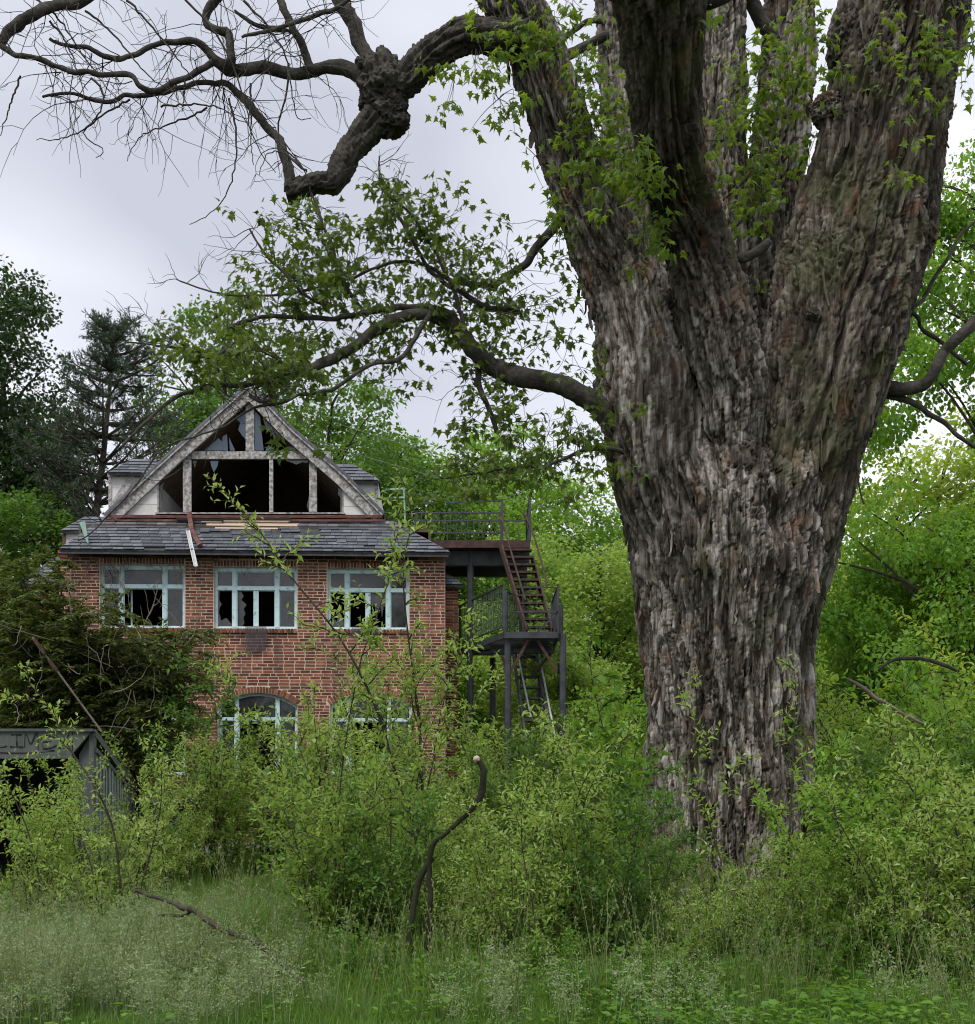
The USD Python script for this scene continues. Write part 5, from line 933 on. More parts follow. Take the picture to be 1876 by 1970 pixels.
tree('leafy_tree', 60, 32, .74, 60, 'mid green tree under the tall dark one, left of the pine', sxy=.95)
tree('leafy_tree', 175, 36, .55, 10, 'low green tree behind the left slate roof')
tree('leafy_tree', 455, 40, 1.34, 200, 'tall green tree right behind the gable', sxy=1.0)
tree('leafy_tree', 620, 38, 1.12, 310, 'green tree behind the right roof slope', sxy=1.0)
tree('leafy_tree', 745, 43, 1.12, 75, 'green tree behind the upper fire escape platform')
tree('fresh_tree', 930, 46, 1.38, 30, 'rounded tree rising behind the fire escape, left of the maple trunk', sxy=1.2)
tree('fresh_tree', 1085, 47, 1.22, 140, 'fresh green tree behind the fire escape stairs, near the maple trunk', sxy=1.1)
tree('fresh_tree', 1010, 36, .80, 250, 'bright green tree right beside the fire escape stairs')
tree('pale_tree', 1150, 31, 1.12, 0, 'feathery pale green small tree left of the maple trunk', sxy=1.15)
tree('pale_tree', 1085, 27, .66, 100, 'small pale tree at the foot of the fire escape')
tree('leafy_tree', 1230, 50, 1.0, 15, 'green tree hidden mostly behind the maple trunk')
tree('fresh_tree', 1640, 46, .98, 80, 'distant green tree just right of the maple trunk')
tree('leafy_tree', 1760, 50, .96, 190, 'distant darker tree between the maple trunk and the right edge')
tree('yellow_tree', 1770, 30, 1.22, 40, 'yellow green small tree right of the maple trunk', sxy=1.3)
tree('yellow_tree', 1660, 33, .95, 150, 'low yellow tree touching the maple trunk at the right')
tree('pale_tree', 1880, 26, 1.0, 10, 'fresh green tree at the right edge below the mossy limb')
tree('yellow_tree', 1950, 36, 1.35, 270, 'yellow green tree cut by the right edge')
tree('near_tree', 1900, 25, 1.40, 290, 'tall bright maple filling the sky at the right edge', sxy=1.0)
tree('yellow_tree', 1845, 34, 1.45, 90, 'lime green tree behind, right of the maple trunk', sxy=1.25)
tree('leafy_tree', 1300, 62, .95, 33, 'far green tree behind the maple trunk, left'); tree('leafy_tree', 860, 62, 1.0, 233, 'far tree over the platform railing'); tree('leafy_tree', 1560, 62, .8, 133, 'far green tree behind the maple trunk, right')
tree('near_tree', 2150, 27, 1.1, 33, 'bright tree outside the right edge'); tree('fresh_tree', 2400, 30, 1.2, 133, 'second bright tree outside the right edge'); tree('leafy_tree', -300, 33, 1.1, 203, 'green tree outside the left edge')
shrub_extra = [(2010, 13, 1.0), (2060, 16.5, 1.3), (2130, 11.5, .9), (2160, 20, 1.5), (2250, 15, 1.2)]
# the distant wood that closes the view
wg_ = np.random.default_rng(55); n = 90000
x = wg_.uniform(-75, 75, n); y = 72+wg_.uniform(0, 10, n); hh = 8.5+2.5*np.sin(x*.21)+2*np.sin(x*.47+2); z = hh*wg_.random(n)**.8
d = unit(wg_.normal(0, 1, (n, 3))); L = wg_.uniform(.3, .6, n)
obj('distant_wood', leaves(np.c_[x, y+np.sin(x*1.3)*2, z], d, unit(wg_.normal(0, .6, (n, 3))+[0, -.5, 1]), L, L*.75, DIAM), 'mid_leaf', kind='stuff', label='far wood closing the view behind house and trees', cat='wood')

# ---------------------------------------------------------------- the pine
pr_ = np.random.default_rng(61)
pine = tag(xf('pine_tree', loc=(*P(178, HY, 33.0)[:2], 0)), 'thin dark pine with whorled branches left of the gable', 'pine')
HP = EYE+(HY-612)/LENS*33
tp = spline([(0, 0, -.2), (.1, 0, 4), (.0, 0, 8), (.35, 0, 11.5), (.55, .1, HP-.3)], 40); obj('trunk', tube(tp, np.linspace(.24, .03, 40), 10), 'pine_bark', pine, smooth=True)
wood, tuft = [], []
for z in np.r_[np.linspace(5.2, 8.2, 9), np.linspace(8.4, HP-.4, 21)]:
    b = tp[np.argmin(np.abs(tp[:, 2]-z))]
    for a in pr_.uniform(0, 2*np.pi, 5 if z > 8.2 else 4):
        s = (z-5)/(HP-5); Lb = (2.7*math.sin(min(1, (1-s)*1.45)*math.pi*.56)+.35)*pr_.uniform(.55, 1.1)*(1.15 if math.cos(a) > .2 else .85)*(.9 if z < 8.3 else 1)
        e = b+np.array([math.cos(a)*Lb, math.sin(a)*Lb, Lb*pr_.uniform(.12, .55)]); p = spline([b, (b+e)/2-[0, 0, .06*Lb], e], 9); wood.append(tube(p, np.linspace(.045, .012, 9), 4, cap=False))
        for k in range(2, 9):
            for _ in range(2 if z > 8.2 else 1):
                d = unit(p[k]-p[k-1]+pr_.normal(0, .55, 3)+[0, 0, .2]); l = pr_.uniform(.2, .6)*(1.1-.06*k); q = p[k]+d*l; wood.append(tube(np.array([p[k], (p[k]+q)/2+[0, 0, -.02], q]), [.009, .007, .004], 3, cap=False))
                if z > 8.2 or k > 6:
                    for t in np.linspace(.3, 1, 4): tuft.append((p[k]+(q-p[k])*t, d))
obj('branches', join(wood), 'pine_bark', pine, kind='stuff')
tc = np.array([t[0] for t in tuft]); td = np.array([t[1] for t in tuft]); k = 6; n = len(tc)*k
dd = unit(np.repeat(td, k, 0)*.9+pr_.normal(0, .75, (n, 3))+[0, 0, .25]); obj('needles', leaves(np.repeat(tc, k, 0), dd, unit(pr_.normal(0, 1, (n, 3))), pr_.uniform(.10, .19, n), .022, DIAM), 'pine_needle', pine, kind='stuff')

# ---------------------------------------------------------------- evergreen bush before the left of the house
yr = np.random.default_rng(71)
yew = tag(xf('yew_bush'), 'big sprawling dark yew bush covering the lower left of the brick house', 'bush')
wood, spr_p, spr_d = [], [], []
YB0 = 21.5
tips_ = [(-30, 1130), (20, 1095), (70, 1090), (105, 1075), (110, 1130), (150, 1185), (200, 1215), (225, 1160), (255, 1235), (320, 1222), (300, 1260), (345, 1270), (398, 1216), (385, 1255), (360, 1300), (380, 1330), (330, 1330), (260, 1290), (200, 1270), (120, 1220), (60, 1180), (10, 1200), (-20, 1260), (60, 1260), (140, 1290), (220, 1340), (290, 1370), (330, 1400), (250, 1420), (180, 1350), (100, 1330), (20, 1320), (-30, 1380), (60, 1390), (130, 1400), (200, 1420), (280, 1450), (160, 1240), (80, 1140), (240, 1210), (300, 1400), (350, 1360), (-10, 1160), (40, 1230), (180, 1300), (300, 1310)]
for i, (x, y) in enumerate(tips_):
  for rep in range(3):
    Y = YB0+yr.uniform(-1.6, 1.6); tip = P(x+yr.normal(0, 16)*(rep > 0), y+yr.normal(0, 14)*(rep > 0)+rep*6, Y); b = np.array([P(150+yr.normal(0, 60), 0, YB0)[0], YB0+yr.normal(0, .3), .3+yr.random()*1.2])
    mid = b*.45+tip*.55; mid[2] = tip[2]*.8+.25+yr.uniform(-.2, .4); p = spline([b, (b+mid)/2+[0, 0, .3], mid, tip], 16); wood.append(tube(p, np.linspace(.035, .006, 16), 4, cap=False))
    for k in range(6, 16):
        for _ in range(3):
            d = unit(unit(p[k]-p[k-1])*.8+yr.normal(0, .65, 3)*[1, 1, .6]+[0, 0, -.05]); l = yr.uniform(.2, .6); n = 9; s = np.linspace(0, 1, n)[:, None]; q = p[k]+d*l*s+[0, 0, -.30]*(s**2)*l
            wood.append(tube(q[::3], np.linspace(.006, .003, len(q[::3])), 3, cap=False)); dq = unit(np.gradient(q, axis=0)); side = unit(np.cross(dq, [0, 0, 1]))
            for sg in (-1, 1):
                for f in (.35, .9): spr_p.append(q); spr_d.append(dq*f+side*sg+[0, 0, -.12])
obj('branches', join(wood), 'twig_bark', yew, kind='stuff')
sp_, sd_ = np.vstack(spr_p), np.vstack(spr_d); n = len(sp_); obj('needles', leaves(sp_+yr.normal(0, .012, (n, 3)), sd_+yr.normal(0, .18, (n, 3)), unit(yr.normal(0, .35, (n, 3))+[0, 0, 1]), yr.uniform(.08, .15, n), .038, DIAM), 'yew_needle', yew, kind='stuff')
dw = []
for k in range(40):
    a = P(yr.uniform(20, 380), yr.uniform(1180, 1400), 20.2+yr.uniform(-.4, .4)); d = unit(yr.normal(0, 1, 3)*[1, .3, .7]); p = [a]
    for s in range(9): d = unit(d+yr.normal(0, .28, 3)*[1, .4, 1]); p.append(p[-1]+d*yr.uniform(.06, .14))
    dw.append(tube(np.array(p), np.linspace(.009, .003, 10), 3, cap=False))
obj('dead_twigs', join(dw), 'dead_vine', yew, kind='stuff')

# ---------------------------------------------------------------- shrubs: arching stems, side shoots, narrow leaves
def shoot_leaves(p, rg, every, ls, out, start=.15, droop=0.0):
    d = np.r_[0, np.cumsum(np.linalg.norm(np.diff(p, axis=0), axis=1))]; n = max(2, int(d[-1]/every)); t = np.linspace(start, 1, n)*d[-1]
    q = np.stack([np.interp(t, d, p[:, i]) for i in range(3)], 1); g = unit(np.gradient(q, axis=0)) if n > 2 else np.repeat(unit(p[-1:]-p[:1]), n, 0)
    side = unit(np.cross(g, [0, 0, 1])+1e-6); ang_ = np.arange(n)*2.4+rg.uniform(0, 6); upv_ = np.cross(side, g)
    o = side*np.cos(ang_)[:, None]+upv_*np.sin(ang_)[:, None]
    out[0].append(q); out[1].append(unit(g*.75+o+rg.normal(0, .25, (n, 3))+[0, 0, .12-droop])); out[2].append(unit(rg.normal(0, .45, (n, 3))+[0, 0, 1])); out[3].append(ls*rg.uniform(.55, 1.15, n)*(1-.35*np.linspace(0, 1, n)**3))
def grow(stems, rg, ls=.06, lw=.40, side=9, twig=5, every=.021, slen=.30, r0=.018, tpl=LANCE, low=.25, up=.35):
    wood, out = [], ([], [], [], [])
    for p, r in stems:
        n = len(p); L = np.linalg.norm(np.diff(p, axis=0), axis=1).sum(); wood.append(tube(p, np.linspace(r, r*.22, n), 5, cap=False)); shoot_leaves(p[int(n*.7):], rg, every*1.2, ls, out)
        for s in np.linspace(low, .97, side):
            k = min(n-2, int(s*(n-1))); g = unit(p[k+1]-p[k]); d = unit(g*.55+unit(rg.normal(0, 1, 3)*[1, 1, .45])+[0, 0, up]); l = L*slen*rg.uniform(.5, 1.15)*(1.15-.75*s)
            q = [p[k]]
            for _ in range(6): d = unit(d+rg.normal(0, .13, 3)+[0, 0, -.03]); q.append(q[-1]+d*l/6)
            q = spline(q, 10); wood.append(tube(q, np.linspace(r*.42, r*.12, 10), 4, cap=False)); shoot_leaves(q, rg, every, ls, out, .3)
            for t in range(twig):
                k2 = int(rg.uniform(2, 9)); d2 = unit(unit(q[k2]-q[k2-1])*.6+rg.normal(0, .6, 3)+[0, 0, .15]); l2 = min(.5, l*.5)*rg.uniform(.4, 1.1)+.05; w = q[k2]+d2*l2*np.linspace(0, 1, 6)[:, None]+[0, 0, -.05]*np.linspace(0, 1, 6)[:, None]**2*l2
                wood.append(tube(w[::2], [.0035, .003, .002], 3, cap=False)); shoot_leaves(w, rg, every, ls, out, .1)
    pos, dr, nr, L = (np.concatenate(o) for o in out)
    return join(wood), leaves(pos, dr, nr, L, L*lw, tpl)
def fan_stems(rg, n, H, lean, r0=.016):
    st = []
    for k in range(n):
        a = k*2.4+rg.uniform(-.5, .5); h = H*rg.uniform(.6, 1.05); o = h*lean*rg.uniform(.3, 1); c, s = math.cos(a), math.sin(a); j = rg.normal(0, .05*H, (3, 2))
        st.append((spline([(c*.06, s*.06, -.1), (c*o*.18+j[0, 0], s*o*.18+j[0, 1], h*.33), (c*o*.5+j[1, 0], s*o*.5+j[1, 1], h*.7), (c*o+j[2, 0], s*o+j[2, 1], h)], 22), r0*rg.uniform(.6, 1.1)))
    return st
sg = np.random.default_rng(83)
wd, lv = grow(fan_stems(sg, 8, 2.4, .5, .013), sg, ls=.085, lw=.5, side=9, twig=6, every=.032, tpl=OVATE); C['deep0'] = plant_class('deep0', wd, lv, 'twig_bark', 'mid_leaf', 'foliage')
for k in range(2):
    wd, lv = grow(fan_stems(sg, 8, 2.4, .5, .013), sg, ls=.095, lw=.5, side=9, twig=6, every=.034, tpl=OVATE); C['light%d' % k] = plant_class('light%d' % k, wd, lv, 'twig_bark', ('fresh_leaf', 'yellow_leaf')[k], 'foliage')
for k in range(4):
    wd, lv = grow(fan_stems(sg, 8, 2.4, .5, .013), sg, ls=.092, lw=.40, side=9, twig=6, every=.034); C['olive%d' % k] = plant_class('olive%d' % k, wd, lv, 'twig_bark', 'olive_leaf', 'foliage')
for k in range(2):
    wd, lv = grow(fan_stems(sg, 9, 1.2, .8, .008), sg, ls=.085, lw=.52, side=7, twig=4, every=.034, tpl=OVATE); C['bright%d' % k] = plant_class('bright%d' % k, wd, lv, 'twig_bark', 'weed_leaf', 'foliage')
def shrub(kind, px, Y, s, rot, label, sxy=None, name='shrub', group=None):
    p = P(px, HY, Y); return copy_of(C[kind], name, (p[0], Y, ground_z(p[0], Y)), rot, (sxy or s, sxy or s, s), label=label, cat='shrub', group=group)
LAND = [(330, 'right of the metal shed'), (420, 'left of the middle arched window'), (520, 'below the middle arched window'), (610, 'between the two clear arched windows'), (700, 'below the right arched window'), (805, 'below the right corner of the house'), (900, 'just left of the fire escape'), (1000, 'in front of the lower fire escape stair'), (1095, 'right of the fire escape stair'), (1195, 'close left of the maple trunk'), (1400, 'before the maple trunk'), (1610, 'close right of the maple trunk'), (1690, 'a step right of the maple trunk'), (1770, 'midway between maple trunk and right edge'), (1840, 'near the right edge'), (1905, 'cut by the right edge')]
seen = {}
def where(px): return min(LAND, key=lambda l: abs(l[0]-px))[1]
def wild(kind, px, Y, s, rot, noun, **k):
    row = 'rear' if Y >= 18 else 'middle' if Y >= 14 else 'front' if Y >= 11 else 'nearest'
    lab = '%s %s, %s row of the thicket' % (noun, where(px), row)
    seen[lab] = seen.get(lab, 0)+1
    if seen[lab] > 1: lab = lab.replace(noun, noun.replace('shrub', 'second shrub').replace('bush', 'second bush') if seen[lab] == 2 else noun.replace('shrub', 'third shrub').replace('bush', 'third bush'))
    return shrub(kind, px, Y, s, rot, lab, **k)
k = 0
for row, Y0, S0 in ((0, 19.5, 1.32), (1, 15.8, 1.02), (2, 12.7, .72)):
    for px in (330, 420, 520, 610, 700, 805, 900, 1000, 1095, 1195):
        if row == 2 and px < 600: continue
        h = 1+.18*math.sin(k*2.3); h *= {330: .8, 420: 1.0, 520: 1.02, 610: 1.05, 700: .86, 805: .9, 900: .95, 1000: .88, 1095: 1.0}.get(px, 1); Y = Y0+.9*math.sin(k*1.7)+(2.6 if row == 1 and px < 600 else 0)
        wild('light0' if (row == 0 and px in (1095, 1195)) or (row == 1 and px == 1095) else 'deep0' if k % 4 == 1 else 'olive%d' % (k % 4), px+(-1)**k*12*row, Y, S0*h, k*77 % 360, 'wild green shrub'); k += 1
for row, Y0, S0 in ((0, 20, 1.65), (1, 15.5, 1.30), (2, 12.3, .92)):
    for px in (1610, 1690, 1770, 1840, 1905):
        wild({0: 'light%d' % (k % 2), 1: ('light0', 'olive1')[k % 2]}.get(row, ('olive0', 'deep0', 'olive3')[k % 3]), px+(-1)**k*8*row, Y0+.9*math.sin(k*1.7), S0*(1+.15*math.sin(k*2.1)), k*77 % 360, 'wild green shrub'); k += 1
for q, (px, Y, s) in enumerate(shrub_extra): shrub(('olive0', 'light0', 'deep0', 'olive2', 'light1')[q], px, Y, s, q*70, ('first', 'second', 'third', 'fourth', 'fifth')[q]+' shrub outside the right edge of the picture')
for px, Y, s, w in ((1270, 11.7, .55, 'left foot of the maple trunk'), (1370, 11.3, .45, 'middle of the maple trunk foot'), (1470, 11.4, .50, 'right half of the maple trunk foot'), (1590, 11.3, .62, 'right foot of the maple trunk')):
    shrub('olive%d' % (k % 4), px, Y, s, k*77 % 360, 'green shrub covering the '+w); k += 1
shrub('olive3', 110, 13.4, .82, 310, 'taller silvery shrub in the shed opening', sxy=.7); shrub('olive2', 300, 15.5, .95, 70, 'shrub filling the gap between shed wall and painted crate', sxy=.7)
shrub('olive1', 60, 12.2, .80, 40, 'silvery shrub standing before the open metal shed', sxy=.62); shrub('olive2', 175, 12.8, .72, 200, 'silvery shrub before the corner of the metal shed', sxy=.6); shrub('olive0', 255, 13.2, .62, 130, 'silvery shrub beside the shed side wall', sxy=.6)
for px, Y, s in ((610, 11.2, .8), (700, 10.3, .75), (805, 10.5, .9), (880, 11.9, .8), (1030, 10.6, .8), (1095, 10.5, .85), (1195, 10.6, .9), (1610, 10.2, .85), (1690, 10.8, .85)):
    wild('bright%d' % (k % 2), px, Y, s, k*77 % 360, 'low leafy bush', name='bush'); k += 1
for px, Y, s, lab in ((1310, 10.0, .6, 'low bush left of the slim sapling, under the trunk'), (1400, 10.4, .62, 'low bush straight under the middle of the maple trunk'), (1500, 9.9, .65, 'low bush at the foot of the slim sapling'), (1430, 9.2, .55, 'small bush nearest the camera below the maple trunk'), (1195, 9.3, .5, 'small bush below the bright leaved sapling'), (700, 8.9, .5, 'small bush low in front left of the centre log'), (830, 8.3, .42, 'small bush in the bottom middle below the log'), (1050, 8.6, .5, 'small bush at the bottom right of the log'), (1120, 8.0, .40, 'small bush touching the bottom edge right of the middle'), (1290, 8.3, .45, 'small bush at the bottom edge below the maple trunk'), (1560, 8.6, .55, 'small bush at the bottom, right of the slim sapling'), (1690, 8.9, .6, 'small bush left of the sprawling shrub at the bottom right'), (1840, 8.6, .6, 'small bush in the bottom right corner')):
    shrub('bright%d' % (k % 2), px, Y, s, k*77 % 360, lab, name='bush'); k += 1
for px, Y, s, kd, lab in ((640, 10.0, .88, 'olive1', 'leggy shrub in front, left of the broken mossy limb'), (725, 9.9, .72, 'deep0', 'leggy darker shrub in front, under the slanting sapling'), (900, 9.8, .58, 'olive2', 'small leggy shrub just right of the broken mossy limb'), (985, 9.3, .70, 'olive0', 'leggy shrub in front, below the fire escape'), (1085, 9.9, .88, 'olive3', 'leggy shrub in front, left of the bright leaved sapling'), (1195, 9.4, .72, 'deep0', 'leggy darker shrub in front, left of the maple trunk foot'), (1330, 9.0, .42, 'olive1', 'small leggy shrub before the left half of the trunk'), (1430, 9.3, .48, 'olive2', 'leggy shrub before the middle of the trunk'), (1575, 9.2, .58, 'olive0', 'leggy shrub before the right side of the trunk'), (1660, 9.6, .86, 'light0', 'fresh green leggy shrub in front, right of the trunk'), (1745, 8.9, .72, 'olive3', 'leggy shrub low in front at the right'), (1850, 9.2, .95, 'olive1', 'tall leggy shrub in front at the right edge')):
    shrub(kd, px, Y, s, k*77 % 360, lab); k += 1
# the taller saplings whose stems can be followed
def hero(name, label, stems, kind='olive_leaf', wm='twig_bark', **kw):
    h = tag(xf(name), label, 'sapling'); rg = np.random.default_rng(len(label)*7+len(stems)); st = []
    for pts, r in stems:
        q_ = [P(*q) for q in pts]
        if q_[0][2] > .05: q_.insert(0, np.array([q_[0][0]+.25*(q_[0][0]-q_[1][0]), q_[0][1], -.05]))
        st.append((spline(q_, 30), r))
    wd, lv = grow(st, rg, **kw); obj('stems', wd, wm, h, smooth=True); obj('foliage', lv, kind, h, kind='stuff'); return h
YS = 11.0
hero('sapling', 'tall sapling whose dark stem slants across the middle upper window', [([(835, 1850, YS), (812, 1690, YS), (790, 1570, YS), (757, 1475, YS), (738, 1403, YS), (705, 1320, YS), (651, 1223, YS), (606, 1165, YS), (561, 1111, YS), (520, 1050, YS), (470, 985, YS), (400, 915, YS)], .020), ([(690, 1285, YS), (720, 1200, YS-.1), (745, 1120, YS-.2), (760, 1020, YS-.2), (745, 950, YS-.2)], .011), ([(740, 1400, YS), (690, 1310, YS+.2), (640, 1265, YS+.2), (600, 1240, YS+.2)], .010), ([(800, 1620, YS), (830, 1480, YS-.1), (860, 1330, YS-.2), (900, 1250, YS-.3), (925, 1190, YS-.3)], .014)], side=17, twig=4, slen=.13, ls=.098, low=.3, every=.036)
hero('sapling', 'upright sapling left of the fire escape, before the right upper window', [([(830, 1840, 10.8), (822, 1650, 10.8), (812, 1500, 10.9), (806, 1390, 11), (790, 1260, 11), (778, 1150, 11), (776, 1090, 11), (790, 1010, 11), (760, 900, 11)], .018), ([(812, 1450, 10.9), (850, 1350, 11.1), (890, 1260, 11.2), (920, 1180, 11.2)], .010), ([(800, 1330, 11), (760, 1270, 10.8), (700, 1230, 10.7), (650, 1220, 10.6)], .009)], side=14, twig=4, slen=.15, ls=.098, low=.35, every=.036)
hero('sapling', 'silvery sapling leaning left across the graffiti on the shed', [([(235, 1760, 11.6), (225, 1640, 11.6), (216, 1590, 11.6), (176, 1503, 11.6), (133, 1438, 11.6), (98, 1370, 11.6), (40, 1300, 11.6)], .016), ([(90, 1800, 11.5), (60, 1620, 11.5), (20, 1520, 11.5), (-20, 1440, 11.5)], .013), ([(250, 1780, 11.7), (290, 1640, 11.8), (310, 1540, 11.8), (300, 1430, 11.9)], .012), ([(200, 1780, 11.4), (170, 1650, 11.3), (140, 1580, 11.3), (100, 1530, 11.2)], .010), ([(150, 1790, 11.5), (120, 1690, 11.4), (60, 1640, 11.4), (10, 1600, 11.4)], .010)], side=12, twig=5, slen=.22, ls=.09, low=.2, every=.034)
hero('sapling', 'bright leaved sapling right of the lower fire escape stair', [([(1196, 1830, 11.2), (1190, 1600, 11.2), (1180, 1510, 11.2), (1166, 1425, 11.2), (1146, 1340, 11.2), (1136, 1277, 11.2), (1140, 1215, 11.2)], .016), ([(1180, 1510, 11.2), (1140, 1440, 11.1), (1105, 1390, 11.1)], .008), ([(1190, 1600, 11.2), (1240, 1500, 11.3), (1250, 1440, 11.3)], .008)], 'bright_leaf', side=12, twig=4, slen=.17, ls=.12, lw=.62, tpl=OVATE, low=.4, every=.045)
hero('sapling', 'slim sapling with an upright stem before the maple trunk', [([(1490, 1870, 10.2), (1506, 1740, 10.2), (1516, 1640, 10.2), (1523, 1520, 10.2), (1527, 1426, 10.2), (1531, 1331, 10.2), (1525, 1270, 10.2)], .014), ([(1440, 1860, 10.1), (1400, 1700, 10.1), (1370, 1600, 10.2), (1340, 1520, 10.2), (1290, 1480, 10.3)], .011), ([(1520, 1600, 10.2), (1580, 1500, 10.3), (1640, 1420, 10.4), (1720, 1370, 10.5)], .008), ([(1515, 1640, 10.2), (1460, 1560, 10.1), (1400, 1500, 10.1), (1330, 1290, 10.2)], .007)], side=11, twig=4, slen=.14, ls=.09, low=.25, every=.036)
hero('sapling', 'sprawling shrub with several dark stems at the right edge', [([(1870, 1900, 9.8), (1845, 1760, 9.8), (1800, 1640, 9.9), (1770, 1540, 10), (1745, 1470, 10.1), (1700, 1410, 10.2)], .018), ([(1890, 1880, 9.8), (1860, 1700, 9.8), (1835, 1580, 9.8), (1810, 1480, 9.8), (1790, 1420, 9.9)], .016), ([(1720, 1880, 10), (1680, 1760, 10), (1640, 1680, 10), (1600, 1600, 10.1)], .012), ([(1690, 1890, 9.9), (1740, 1800, 9.9), (1810, 1720, 9.8), (1890, 1640, 9.8)], .012)], side=11, twig=5, slen=.2, ls=.088, low=.15, every=.036)
hero('sapling', 'dark stemmed shrub left of the broken mossy limb', [([(655, 1850, 10.2), (648, 1720, 10.2), (640, 1600, 10.2), (600, 1500, 10.3), (570, 1420, 10.4)], .017), ([(650, 1840, 10.2), (600, 1700, 10.2), (540, 1610, 10.2), (480, 1560, 10.3)], .012), ([(670, 1850, 10.2), (740, 1720, 10.1), (790, 1640, 10), (820, 1560, 10)], .013), ([(650, 1760, 10.2), (720, 1690, 10.3), (700, 1590, 10.3), (720, 1500, 10.4)], .010)], side=12, twig=5, slen=.22, ls=.09, low=.12, every=.034)

# broken mossy limb, log, fallen branch
ml = tag(xf('broken_limb'), 'curved mossy broken limb rising from the shrubs in the centre', 'limb')
limb([(812, 1925, 6.6, 9.25), (814, 1860, 6.1, 9.25), (820, 1790, 5.7, 9.25), (824, 1700, 5.7, 9.25), (828, 1640, 4.9, 9.25), (838, 1612, 5.3, 9.25), (858, 1600, 3.7, 9.22), (880, 1580, 4.9, 9.2), (912, 1552, 6.6, 9.2), (929, 1520, 6.6, 9.2), (930, 1485, 6.1, 9.2), (917, 1461, 5.3, 9.2)], 'wood', ml, 'mossy_bark', gnarl=.30, seed=3)
limb([(832, 1650, 5.7, 9.28), (812, 1690, 6.6, 9.28), (800, 1760, 5.7, 9.28), (792, 1840, 5.7, 9.28), (790, 1925, 6.6, 9.28)], 'prop', ml, 'mossy_bark', seed=4)
e = P(917, 1460, 9.2); v = np.array(trimesh.creation.icosphere(2).vertices); obj('torn_end', (e+v*[.028, .028, .026]*(1+.4*(meshkit.fbm(v*3, 2, 1)-.5))[:, None], np.array(trimesh.creation.icosphere(2).faces)), 'sheathing', ml, smooth=True)
lg = tag(xf('log'), 'short weathered log lying in the grass below the centre shrubs', 'log'); limb([(840, 1826, 8, 11.4), (905, 1830, 9, 11.35), (950, 1834, 9, 11.3), (985, 1836, 8, 11.3)], 'wood', lg, 'red_wood', seed=9)
fb = tag(xf('fallen_branch'), 'bare dark fallen branch lying across the pale grass at the left', 'branch')
limb([(255, 1714, 3.1, 9.57), (300, 1725, 3.7, 9.48), (350, 1742, 5.0, 9.31), (400, 1770, 5.0, 9.13), (450, 1795, 5.6, 8.96), (500, 1824, 5.0, 8.70), (560, 1875, 4.3, 8.50), (640, 1955, 3.7, 8.30)], 'wood', fb, 'twig_bark', seed=11, gnarl=.2); limb([(368, 1752, 3.1, 9.27), (330, 1762, 2.8, 9.31), (300, 1764, 1.9, 9.31)], 'side_branch', fb, 'twig_bark', seed=12); limb([(415, 1778, 2.5, 9.09), (380, 1830, 1.9, 8.96), (340, 1870, 1.2, 8.87)], 'side_branch', fb, 'twig_bark', seed=13)
b2 = tag(xf('fallen_branch'), 'dark slanting dead branch low under the centre shrubs', 'branch'); limb([(560, 1790, 6, 10.2), (640, 1775, 8, 10.2), (690, 1785, 8, 10.1), (740, 1820, 7, 10.1), (800, 1890, 6, 10.0)], 'wood', b2, seed=14)
b3 = tag(xf('dead_branch'), 'bare grey dead branch hanging among the shrubs right of the trunk', 'branch')
limb([(1690, 1290, 2.5, 15), (1740, 1268, 3.5, 15), (1790, 1270, 4, 15), (1840, 1290, 3, 15)], 'wood', b3, seed=15); limb([(1630, 1306, 3, 14), (1700, 1350, 4, 14), (1775, 1392, 3, 14)], 'side_branch', b3, 'dead_vine', seed=16)

# ---------------------------------------------------------------- grass
gr_ = np.random.default_rng(91)
def blade_tuft(n, h, w, spread, bend, rg):
    vs, fs = [], []
    for k in range(n):
        a = rg.uniform(0, 2*np.pi); o = rg.normal(0, spread, 2); hh = h*rg.uniform(.55, 1.1); d = np.array([math.cos(a), math.sin(a)]); b = bend*rg.uniform(.2, 1)*hh; s = np.array([-d[1], d[0]])*w/2; pts = []
        for t, ww in ((0, 1), (.45, .9), (.8, .55)):
            c = np.r_[o+d*b*t**2.2, hh*t*(1-.15*t*bend)]; pts += [c+np.r_[s*ww, 0], c-np.r_[s*ww, 0]]
        pts.append(np.r_[o+d*b, hh*(1-.18*bend)]); vs.append(np.array(pts)); fs.append(np.array([[0,1,3],[0,3,2],[2,3,5],[2,5,4],[4,5,6]]))
    return join(zip(vs, fs))
def panicle(rg, h):
    wood = []; seeds = []
    for q in range(5):
        o = rg.normal(0, .06, 2); hh = h*rg.uniform(.7, 1.1); a = rg.uniform(0, 6.28); lean = np.r_[math.cos(a), math.sin(a), 0]*hh*rg.uniform(.05, .3); p = spline([np.r_[o, 0], np.r_[o, hh*.5]+lean*.3, np.r_[o, hh]+lean], 8); wood.append(tube(p, np.linspace(.0022, .001, 8), 3, cap=False))
        for t in np.linspace(.62, 1, 8):
            c = p[-1]*(t-.5)*2+p[3]*(2-2*t) if False else np.array([np.interp(t, np.linspace(0, 1, 8), p[:, i]) for i in range(3)])
            for _ in range(3):
                d = unit(rg.normal(0, 1, 3)*[1, 1, .4]+[0, 0, .35]); l = .10*(1.25-t)*rg.uniform(.5, 1.3)+.015
                for u in (.45, .75, 1): seeds.append((c+d*l*u, unit(d+rg.normal(0, .5, 3))))
    sp = np.array([s[0] for s in seeds]); sd_ = np.array([s[1] for s in seeds])
    return join(wood+[leaves(sp, sd_, unit(rg.normal(0, 1, sd_.shape)), (.019), .009, DIAM)])
